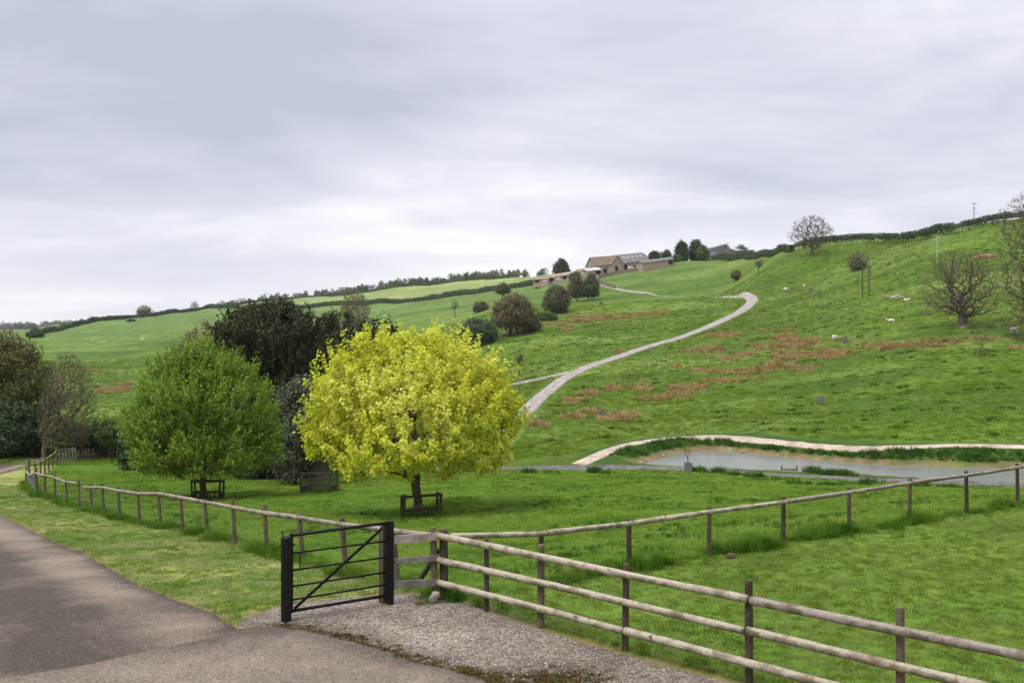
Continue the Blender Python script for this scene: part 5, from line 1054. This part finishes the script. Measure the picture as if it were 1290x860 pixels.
def sapling_guard(px, py, Y, wd, h, label, mat=None, wood=False, g=None):
    g_ = g or (gp(px, Y) if Y else at(px, py, 90)); t = empty('tree_tube', g_, label, 'tree guard', 'small guards round hillside saplings'); mat = mat or M_GUARD
    n = 4
    for sx, sy in ((-1, -1), (1, -1), (1, 1), (-1, 1)): mb = MB(); mb.tube([g_ + Vector((sx*wd/2, sy*wd/2, -.2)), g_ + Vector((sx*wd/2*1.08, sy*wd/2, h*1.04))], .04 if not wood else .06, 5); mb.build('post', M_POSTOLD if wood else mat, t)
    for i in range(2 if not wood else 3):
        for (ax, ay, bx, by) in ((-1, -1, 1, -1), (1, -1, 1, 1), (1, 1, -1, 1), (-1, 1, -1, -1)):
            z0 = h * ((.08 + i*.48) if not wood else (.25 + i*.33)); mb = MB(); mb.beam(g_ + Vector((ax*wd/2, ay*wd/2, z0 + h*.2)), g_ + Vector((bx*wd/2, by*wd/2, z0 + h*.2)), .025, h*.44 if not wood else .1); mb.build('panel' if not wood else 'rail', mat if not wood else M_PLANKD, t)
    mb = MB(); mb.tube([g_ + Vector((0, 0, -.1)), g_ + Vector((.03, 0, h*1.25)), g_ + Vector((-.02, .02, h*1.6))], [.03, .02, .008], 5); mb.build('stem', M_TWIG, t)
    return t
for px, py, wpx, hpx, lab in ((1065, 431, 4.6, 6.5, 'grey box guard beside the rush beds below the twin poles'), (1034, 508.5, 6.5, 8.5, 'grey flared guard alone on the open slope above the pond'), (758, 523, 5, 8, 'grey guard among the rushes below the farm track'), (663, 432, 2.6, 4, 'small grey guard right of the maple near the russet tree'), (759, 416, 2.6, 4, 'small grey guard on the slope left of the track loop'), (1167, 397.5, 4.4, 6, 'grey guard left of the gnarled oak'), (1034, 375.5, 3, 4, 'small grey guard by the upper fence left of the twin poles')):
    p = at(px, py, 90); sapling_guard(px, py, None, wpx*p.y/F, hpx*p.y/F, lab, g=p)
p = at(1237.5, 449, 100); sapling_guard(0, 0, None, 12*p.y/F, 9*p.y/F, 'dark wooden guard round the thin bare sapling on the right hillside', None, True, p)
sapling_guard(867, 0, 75.6, .42, .72, 'grey mesh guard round the yellowish sapling beside the pond')
p = at(1022, 368, 200); t = empty('water_trough', p, 'dark grey trough beside the post fence below the round oak', 'trough'); mb = MB(); mb.box(p + Vector((0, 0, .42)), (1.35, .7, .85)); mb.build('basin', M_GUARD, t); mb = MB(); mb.box(p + Vector((-.1, 0, .95)), (.8, .5, .22)); mb.build('lid', M_BARK, t)

def sheep_mesh(pose):
    me = bpy.data.meshes.new('body'); lie = pose == 'lie'; g = -.38 if lie else 0; hd = (.86, 0, .38) if pose == 'graze' else (.80, 0, .98 + g); nk = (.55, 0, .78 + g)
    vs = [(-.42, 0, .66+g), (-.1, 0, .68+g), (.26, 0, .67+g), (.45, 0, .72+g), nk, hd, (hd[0] + .17, 0, hd[2] - .09), (-.55, 0, .62+g), (-.60, 0, .45+g)]; es = [(0, 1), (1, 2), (2, 3), (3, 4), (4, 5), (5, 6), (0, 7), (7, 8)]
    rd = [.25, .29, .27, .20, .14, .10, .055, .09, .04]
    for bx, i0 in ((-.38, 0), (.28, 2)):
        for sy in (-1, 1):
            k = len(vs); fl = .14 if lie else 0
            vs += [(bx, sy*.15, .42+g*.6), (bx + fl, sy*.16, .22 if not lie else .08), (bx + (.28 if lie else .01), sy*.15, .03)]; es += [(i0, k), (k, k+1), (k+1, k+2)]; rd += [.10, .05, .045]
    k = len(vs)
    for sy in (-1, 1): vs.append((hd[0] - .04, sy*.14, hd[2] + .05)); es.append((5, k)); rd.append(.03); k += 1
    me.from_pydata(vs, es, []); o = bpy.data.objects.new('tmp', me); C.objects.link(o); o.modifiers.new('s', 'SKIN')
    for i, r_ in enumerate(rd): me.skin_vertices[0].data[i].radius = (r_, r_); me.skin_vertices[0].data[i].use_root = i == 1
    m_ = o.modifiers.new('d', 'SUBSURF'); m_.levels = 1
    bpy.context.view_layer.update(); ev = o.evaluated_get(bpy.context.evaluated_depsgraph_get()); r_ = bpy.data.meshes.new_from_object(ev); bpy.data.objects.remove(o); r_.name = 'body'; r_.materials.clear(); r_.materials.append(M_WOOL)
    return r_
SH = {p: sheep_mesh(p) for p in ('stand', 'graze', 'lie')}
for px, py, pose, rot, lab in ((1277, 420, 'stand', .25, 'sheep standing side-on at the right edge below the drooping tree'), (1123, 405.5, 'lie', 2.8, 'sheep lying on the mound left of the gnarled oak'), (1052, 429, 'graze', .6, 'sheep grazing left of the grey box guard'), (990, 366.5, 'graze', 2.5, 'sheep grazing by the upper post fence below the round oak'), (1013, 362.5, 'stand', 1.2, 'tiny sheep above the grey trough'), (1142, 379.5, 'lie', .3, 'sheep lying by the pale rubble right of the twin poles'), (116, 430.5, 'graze', 2.2, 'left sheep of the pair grazing in the far left field'), (130, 432.5, 'graze', .4, 'right sheep of the pair grazing in the far left field'), (180, 429, 'graze', 3.0, 'sheep grazing far off above the rounded green tree'), (91, 490, 'lie', .5, 'sheep lying behind the branches of the bare leaning tree')):
    p = at(px, py, 90); o = bpy.data.objects.new('sheep', SH[pose]); C.objects.link(o); o.location = p; o.rotation_euler = (0, 0, rot); o.scale = (1.05,) * 3; tag(o, lab, 'sheep', 'sheep on the hillside')

PLAB = ['%s pale stone of the row along the left bank of the pond' % k for k in ('nearest', 'second nearest', 'third nearest', 'fourth nearest', 'fifth nearest', 'farthest')] + ['leftmost pale stone under the far bank right of the pond sapling', 'second pale stone under the far bank right of the pond sapling', 'flattest pale stone under the far bank right of the pond sapling', 'left pale stone of the pair on the far bank before the soil edge', 'small pale stone between others on the brown far bank', 'rightmost pale stone on the brown far bank of the pond', 'smallest pale stone left of the rightmost one on the brown bank', 'lone pale stone on the far bank above the plank outlet']
# ------------------------------------------------------------------ stones, pond edge, bits on the hill
for i, (px, py, s_, sq) in enumerate(((808, 584, .34, (1.2, .8, .55)), (815, 581, .40, (1.4, .8, .5)), (824, 578, .36, (1.2, .9, .5)), (833, 575.4, .42, (1.5, .8, .45)), (842, 572.4, .46, (1.4, .9, .5)), (851, 569.6, .40, (1.2, .8, .55)), (911, 567.6, .42, (1.5, .8, .45)), (921, 568.4, .36, (1.2, .8, .5)), (935, 570, .34, (1.7, .8, .35)), (1113, 583.5, .38, (1.3, .8, .5)), (1125, 584.3, .30, (1.3, .8, .5)), (1147, 585.3, .36, (1.3, .8, .55)), (1138, 585, .28, (1.2, .8, .5)), (980, 574.6, .3, (1.4, .8, .45)))):
    X, Y = on_water(px, py - .8); rock('rock', (X, Y, ZW + .06), s_ * .8, M_STONE, PLAB[i], 'stones along the far pond edge', sq, 30 + i)
p = at(932.5, 601, 50); rock('stone', p + Vector((0, 0, .03)), .27, M_PLANK, 'flat pale stone lying in the paddock grass before the pond', None, (1.5, .8, .3), 50)
p = at(878, 600, 50); rock('stone', p + Vector((0, 0, .02)), .13, M_PLANK, 'small pale stone in the paddock grass below the pond sapling', None, (1.3, .8, .4), 51)
for i, (px, py, s_) in enumerate(((1118, 374, .45), (1124, 375, .7), (1130, 373.5, .75), (1136, 375, .6), (1112, 374, .4), (1127, 376, .5))): p = at(px, py, 120); rock('rubble', p + Vector((0, 0, .1)), s_, M_STONE, 'pale boulder of the rubble heap right of the twin poles', 'rubble heap right of the twin poles', (1.3, .9, .6), 60 + i)
for i, (px, py, s_) in enumerate(((1206, 411.5, .5), (1219, 412, .55), (1212, 414, .45), (1223, 410.5, .4))): p = at(px, py, 120); rock('rubble', p + Vector((0, 0, .05)), s_, M_DRYST, 'dark rubble heaped at the foot of the gnarled oak', 'rubble round the gnarled oak', (1.4, .9, .6), 70 + i)
p = at(1241, 324, 200); o = rock('soil_bank', p + Vector((0, 0, -.2)), 2.2, M_SOIL, 'bare red-brown soil scar on the slope by the right edge', None, (1.9, .8, .55), 80, 'earth bank'); o.rotation_euler = (0, 0, .1)
p = at(757, 383, 200); rock('stump', p + Vector((0, 0, .3)), .6, M_BARK, 'dark stump on the slope below the upper farm track', None, (1, 1, 1.1), 81, 'stump')
p = at(122, 489, 150); rock('log_pile', p + Vector((0, 0, .4)), 1.0, M_BARK, 'dark heap of logs among the brown rushes on the left hillside', None, (1.9, .8, .7), 82, 'log pile')
p = gp(560, 249)
X, Y = on_water(994, 592.6); t = empty('pond_outlet', (X, Y, ZW), 'low plank between two dark posts in the pond shallows', 'outlet')
for px in (984.5, 1004): x, y = on_water(px, 592.8); mb = MB(); mb.tube([(x, y, ZW - .8), (x, y, ZW + .42)], [.06, .05], 6); mb.build('post', M_PLANKD, t)
mb = MB(); x0, y0 = on_water(986, 592.6); x1, y1 = on_water(1003, 592.8); mb.beam((x0, y0, ZW + .10), (x1, y1, ZW + .10), .06, .16); mb.build('plank', M_PLANKG, t)

# ------------------------------------------------------------------ grass, weeds, rushes and loose stones (uncountable)
def clump(nb, rad, h0, h1, wd, bend, seed, up=.0):
    rs = random.Random(seed); mb = MB()
    for _ in range(nb):
        a = rs.uniform(0, 6.283); r_ = rad * math.sqrt(rs.random()); x, y = r_*math.cos(a), r_*math.sin(a); b_ = rs.uniform(0, 6.283); h = rs.uniform(h0, h1); k = bend * h * rs.uniform(.3, 1.2); w_ = wd * rs.uniform(.6, 1.3)
        tx, ty = math.cos(b_ + 1.57) * w_/2, math.sin(b_ + 1.57) * w_/2; dx, dy = math.cos(b_), math.sin(b_)
        mb.add([(x - tx, y - ty, -.01), (x + tx, y + ty, -.01), (x + tx*.7 + dx*k*.35, y + ty*.7 + dy*k*.35, h*.6), (x - tx*.7 + dx*k*.35, y - ty*.7 + dy*k*.35, h*.6), (x + dx*k, y + dy*k, h)], [(0, 1, 2, 3), (3, 2, 4)])
    me = bpy.data.meshes.new('blade_clump'); me.from_pydata(mb.v, [], mb.f); return me
def scatter(name, P, scl, meshes, mat, label=None, cat=None, seed=0, tilt=.12):
    rs = np.random.RandomState(seed); n = len(P); srcs = []
    for me in meshes:
        if not me.materials: me.materials.append(mat)
        srcs.append(bpy.data.objects.new(name + '_clump', me))
    pm = bpy.data.meshes.new(name); pm.vertices.add(n); pm.vertices.foreach_set('co', np.asarray(P, np.float32).ravel())
    def at_(nm, ty, arr, key='value'): a = pm.attributes.new(nm, ty, 'POINT'); a.data.foreach_set(key, arr.ravel())
    at_('rot', 'FLOAT_VECTOR', np.stack((rs.normal(0, tilt, n), rs.normal(0, tilt, n), rs.uniform(0, 6.283, n)), 1).astype(np.float32), 'vector')
    at_('scl', 'FLOAT', np.asarray(scl, np.float32)); at_('pick', 'INT', rs.randint(0, len(srcs), n).astype(np.int32))
    o = bpy.data.objects.new(name, pm); C.objects.link(o); pm.materials.append(mat); tag(o, label, cat, None, 'stuff')
    g = bpy.data.node_groups.new(name + '_nodes', 'GeometryNodeTree'); g.interface.new_socket('Geometry', in_out='INPUT', socket_type='NodeSocketGeometry'); g.interface.new_socket('Geometry', in_out='OUTPUT', socket_type='NodeSocketGeometry')
    gi = g.nodes.new('NodeGroupInput'); go = g.nodes.new('NodeGroupOutput'); ip = g.nodes.new('GeometryNodeInstanceOnPoints'); jn = g.nodes.new('GeometryNodeGeometryToInstance')
    for s_ in srcs[::-1]:
        oi = g.nodes.new('GeometryNodeObjectInfo'); oi.inputs[0].default_value = s_; oi.inputs['As Instance'].default_value = True; g.links.new(oi.outputs['Geometry'], jn.inputs[0])
    def na(nm, ty): x = g.nodes.new('GeometryNodeInputNamedAttribute'); x.data_type = ty; x.inputs[0].default_value = nm; return x.outputs[0]
    g.links.new(gi.outputs[0], ip.inputs['Points']); g.links.new(jn.outputs[0], ip.inputs['Instance']); ip.inputs['Pick Instance'].default_value = True
    g.links.new(na('pick', 'INT'), ip.inputs['Instance Index']); g.links.new(na('rot', 'FLOAT_VECTOR'), ip.inputs['Rotation']); g.links.new(na('scl', 'FLOAT'), ip.inputs['Scale']); g.links.new(ip.outputs[0], go.inputs[0])
    m_ = o.modifiers.new('scatter', 'NODES'); m_.node_group = g
    return o
def fill(poly, dens, rs, ymin, ymax, xl=.60, margin=.0, avoid=()):
    """random points inside a plan polygon, dens(Y) per square metre, within the part of the ground in view"""
    out_ = []
    for y0 in np.arange(ymin, ymax, 1.0):
        x1 = xl * (y0 + 1) + .5; n = rs.poisson(dens(y0 + .5) * 2 * x1); out_.append(np.stack((rs.uniform(-x1, x1, n), rs.uniform(y0, y0 + 1, n)), 1))
    P = np.vstack(out_); k = poly_sd(P[:, 0], P[:, 1], poly) < -margin if poly is not None else np.ones(len(P), bool)
    for av, mg in avoid: k &= poly_sd(P[:, 0], P[:, 1], av) > mg
    P = P[k]; return np.stack((P[:, 0], P[:, 1], H(P[:, 0], P[:, 1])), 1)
rs = np.random.RandomState(77)
P = fill(LAWN, lambda y: 75 if y < 16 else (55 if y < 22 else 36), rs, 9, 32, avoid=((GRAVEL, .06 ),))
scatter('mown_lawn', P, rs.uniform(.7, 1.25, len(P)), [clump(26, .11, .022, .050, .0075, .8, 200 + i) for i in range(4)], M_LAWN, 'short mown lawn right of the near fence', 'grass')
P = fill(VERGE, lambda y: 70 if y < 20 else (45 if y < 30 else 22), rs, 14, 60, avoid=((GRAVEL, .02), (DRIVE, -.05), (APRON, .0)))
P = P[(poly_sd(P[:, 0], P[:, 1], DRIVE) > .07*vnoise(P[:, 0]*3, P[:, 1]*3, 86) + .01)]
scatter('verge_grass', P, rs.uniform(.7, 1.3, len(P)) * (1 + .012*np.maximum(P[:, 1] - 20, 0)), [clump(26, .12, .025, .060, .008, .9, 210 + i) for i in range(4)], M_VERGE, 'straw-flecked mown grass verge beside the driveway', 'grass')
P = fill(PADDOCK, lambda y: 42 * (22 / max(y, 22)) ** 1.15, rs, 17, 78)
k = line_d(P[:, 0], P[:, 1], STRIP_C) > 1.3; P = P[k]
big = np.clip(vnoise(P[:, 0]/1.7, P[:, 1]/1.7, 81) * 2 + .15*vnoise(P[:, 0]*2, P[:, 1]*2, 82), 0, 1)
scatter('paddock_grass', P, (rs.uniform(.65, 1.1, len(P)) + big * .7) * (1 + .009*np.maximum(P[:, 1] - 22, 0)), [clump(28, .15, .035, .085, .010, 1.1, 220 + i) for i in range(4)], M_PADDOCK, 'lush grazed grass of the paddock', 'grass')
q_ = fill(PADDOCK, lambda y: .8, rs, 18, 76); kk = vnoise(q_[:, 0]/3, q_[:, 1]/3, 83) > .0; q_ = q_[kk]; q_ = q_[line_d(q_[:, 0], q_[:, 1], STRIP_C) > 1.6]
q_ = np.repeat(q_, 6, 0); q_[:, 0] += rs.normal(0, .28, len(q_)); q_[:, 1] += rs.normal(0, .16, len(q_)); q_[:, 2] = H(q_[:, 0], q_[:, 1])
scatter('rank_grass', q_, rs.uniform(.35, .75, len(q_)), [clump(30, .13, .12, .26, .010, .9, 225 + i) for i in range(4)], M_DARKTUFT, 'dark rank tussocks scattered over the paddock', 'grass')
# long grass under the fences
def along(line, n, spread, rs): Q = resample(line, .1)[:, :2]; q = Q[rs.randint(0, len(Q), n)] + rs.normal(0, spread, (n, 2)); return np.stack((q[:, 0], q[:, 1], H(q[:, 0], q[:, 1])), 1)
P1 = along([far_fence(.12), far_fence(1.9)], 1400, .15, rs); P1[:, :2] += np.array((.557, -.83)) * .12
P2 = along(lr + [L2[0]], 2200, .20, rs); P3_ = along([near_fence(.1), near_fence(5.2)], 34, .10, rs); P3_[:, :2] += .12
P4 = np.vstack([np.stack((rs.normal(c_[0], .62, 60), rs.normal(c_[1], .55, 60)), 1) for c_ in (gp(530.5, 38)[:2], gp(261, 50)[:2], gp(402, 54.5)[:2])]); P4 = np.stack((P4[:, 0], P4[:, 1], H(P4[:, 0], P4[:, 1])), 1)
P = np.vstack((P1, P2, P3_, P4)); sc_ = rs.uniform(.5, 1.25, len(P)) * (1 + .9*np.clip(vnoise(P[:, 0]/.8, P[:, 1]/.8, 85)*2.6, -.7, .6)); sc_[len(P1):len(P1)+len(P2)] *= .75; sc_[:len(P1)] *= .72; sc_[len(P1)+len(P2):len(P1)+len(P2)+len(P3_)] *= .5
scatter('long_grass', P, sc_, [clump(30, .13, .12, .28, .010, .9, 230 + i) for i in range(4)], M_LONG, 'long uncut grass along the feet of the fences', 'grass')
# tussocks on the hill
P = fill(None, lambda y: 0 if y < 84 else 2.6 * (100 / y) ** 1.6, rs, 84, 330, .58, avoid=((POND, 5),))
k = (line_d(P[:, 0], P[:, 1], TRACK_C) > 2.2) & (line_d(P[:, 0], P[:, 1], PATH_C) > 1.6); P = P[k]
scatter('hill_grass', P, rs.uniform(.6, 1.5, len(P)) * (1 + .003*(P[:, 1] - 90)), [clump(24, .30, .06, .20, .03, 1.0, 240 + i) for i in range(4)], M_HILLTUFT, 'tussocky pasture grass on the hillside', 'grass')
q_ = fill(None, lambda y: 0 if y < 86 else .05 * (100 / y), rs, 86, 300, .58, avoid=((POND, 6),)); q_ = q_[(line_d(q_[:, 0], q_[:, 1], TRACK_C) > 3) & (line_d(q_[:, 0], q_[:, 1], PATH_C) > 2.5)]
q_ = np.repeat(q_, 7, 0); q_[:, 0] += rs.normal(0, .55, len(q_)); q_[:, 1] += rs.normal(0, .25, len(q_)); q_[:, 2] = H(q_[:, 0], q_[:, 1])
scatter('hill_tussock', q_, rs.uniform(.5, 1.3, len(q_)), [clump(26, .22, .12, .30, .03, .8, 245 + i) for i in range(3)], M_DARKTUFT, 'small dark tussocks dotted over the hillside', 'grass')
# weeds on the pond bank and beside the gravel strip
pd_ = lambda q: poly_sd(q[:, 0], q[:, 1], POND)
P = fill(None, lambda y: 14, rs, 76, 101, .62); d_ = pd_(P); k = (d_ > .8) & (line_d(P[:, 0], P[:, 1], PATH_C) > .75) & (d_ < 7.0) & (P[:, 1] > 80) & (line_d(P[:, 0], P[:, 1], STRIP_C) > 1.3); P = P[k]
# only the bank between water and path
pth = PATH_C; far_y = np.interp(P[:, 0], [p.x for p in pth], [p.y for p in pth]); mid = np.array([on_water(*q) for q in ((740, 586), (800, 583), (870, 578), (1000, 585.5), (1150, 594), (1290, 600))]); P = P[(P[:, 1] < far_y + .2) & (P[:, 1] > np.interp(P[:, 0], mid[:, 0], mid[:, 1]))]
spots = [at(px, py, 60) for px, py in ((1041, 596.5), (1053, 597.5), (1067, 598), (1030, 594), (1046, 612), (1058, 611), (1080, 612), (1096, 610), (905, 596), (880, 594), (925, 599), (948, 600), (955, 602), (665, 596), (690, 595), (748, 595), (763, 597), (1200, 620), (1160, 617), (1240, 618), (985, 606), (1005, 610), (960, 606))]
Q = np.vstack([np.stack((rs.normal(p.x, .35, 16), rs.normal(p.y, .3, 16)), 1) for p in spots]); Q = np.stack((Q[:, 0], Q[:, 1], H(Q[:, 0], Q[:, 1])), 1); P = np.vstack((P, Q))
scatter('bank_weeds', P, rs.uniform(.6, 1.4, len(P)) * (1 + .8*np.clip(vnoise(P[:, 0]/2, P[:, 1]/2, 89)*2, -.5, .6)), [clump(26, .22, .10, .34, .05, .8, 250 + i) for i in range(4)], M_NETTLE, 'dark nettles and weeds on the pond bank and beside the gravel strip', 'weeds')
# rush beds
cand = fill(None, lambda y: 0 if y < 100 else (5.0 if y < 250 else 2.2), rs, 100, 420, .58)
px_ = CX + cand[:, 0]/cand[:, 1]*F; py_ = CY - (cand[:, 2] - CZ)/cand[:, 1]*F
m_ = rush_mask(px_, py_) + .9*vnoise(cand[:, 0]/3.2, cand[:, 1]/2.2, 51) + .5*vnoise(cand[:, 0]/.9, cand[:, 1]/1.2, 52); P = cand[m_ < .86]
scatter('dry_rushes', P, rs.uniform(.5, 1.25, len(P)) * np.where(P[:, 1] > 220, 1.4, 1), [clump(26, .26, .22, .55, .035, .6, 260 + i) for i in range(4)], M_RUSH, 'beds of dry brown rushes on the hillside', 'rushes')
# loose stones and moss on the gravel
P = fill(GRAVEL, lambda y: 420, rs, 10, 18, margin=.03); P[:, 2] += .014
def pebble(seed):
    bm = bmesh.new(); bmesh.ops.create_icosphere(bm, subdivisions=1, radius=.011); rr = random.Random(seed); s_ = (rr.uniform(.9, 1.6), rr.uniform(.7, 1.1), rr.uniform(.45, .75))
    for v in bm.verts: v.co = Vector((v.co.x*s_[0], v.co.y*s_[1], v.co.z*s_[2])) * rr.uniform(.85, 1.15)
    me = bpy.data.meshes.new('pebble'); bm.to_mesh(me); bm.free(); return me
scatter('loose_gravel', P, rs.uniform(.5, 1.5, len(P)), [pebble(i) for i in range(5)], M_LOOSE, 'loose pinkish gravel stones before the gate', 'gravel', tilt=.5)
E = resample(ROAD_R[1:], .04); q = np.vstack([E[rs.randint(0, len(E), 560)] + np.abs(rs.normal(0, .12, (560, 1))) * np.array((.55, .83)) + rs.normal(0, .06, (560, 2)), np.stack((rs.normal(.6, .35, 260), rs.normal(13.15, .22, 260)), 1), np.stack((rs.normal(-.6, .25, 110), rs.normal(13.4, .15, 110)), 1)])
q = q[poly_sd(q[:, 0], q[:, 1], GRAVEL) < -.01]; P = np.stack((q[:, 0], q[:, 1], H(q[:, 0], q[:, 1]) + .012), 1)
scatter('moss', P, rs.uniform(.5, 1.3, len(P)), [clump(26, .07, .008, .028, .012, 1.2, 270 + i) for i in range(3)], M_MOSS, 'orange-brown moss along the seam of the tarmac and the gravel', 'moss')

q = np.stack((rs.uniform(-9, 1, 260), rs.uniform(12.5, 24, 260)), 1); q = q[(poly_sd(q[:, 0], q[:, 1], DRIVE) < -.05) | (poly_sd(q[:, 0], q[:, 1], APRON) < -.05)]
q = np.vstack((q, [v for v in (resample(VERGE_EDGE[:6], .05)[rs.randint(0, 200, 150)] + np.abs(rs.normal(0, .12, (150, 1))) * np.array((-.83, -.55)) + rs.normal(0, .03, (150, 2)))]))
P = np.stack((q[:, 0], q[:, 1], H(q[:, 0], q[:, 1]) + .03), 1)
scatter('road_litter', P, rs.uniform(.25, .9, len(P)), [pebble(20 + i) for i in range(4)], M_LITTER, 'specks of grit and leaf litter on the tarmac', 'litter', tilt=.4)
# ------------------------------------------------------------------ damp air
mb = MB(); mb.box((0, 0, 35), (9400, 9400, 130)); hz_ = mb.build('haze', None); tag(hz_, kind='stuff')
m_, t_, o_ = newmat('air'); pv = t_.nodes.new('ShaderNodeVolumePrincipled'); pv.inputs['Color'].default_value = (.86, .90, .96, 1); pv.inputs['Density'].default_value = .00007; pv.inputs['Anisotropy'].default_value = 0.0
t_.links.new(pv.outputs[0], o_.inputs['Volume']); hz_.data.materials.append(m_)
def zspan(o): a_ = np.empty(len(o.data.vertices) * 3, np.float32); o.data.vertices.foreach_get('co', a_); return a_[2::3].min() + wloc(o).z, a_[2::3].max() + wloc(o).z
zs = [zspan(o) for o in bpy.data.objects if o.type == 'MESH' and o.name != 'haze' and len(o.data.vertices) and o.users_collection]
lo, hi = float(min(z[0] for z in zs)) - 1.0, float(max(z[1] for z in zs)) + 2.0
for v in hz_.data.vertices: v.co.z = lo if v.co.z < 35 else hi
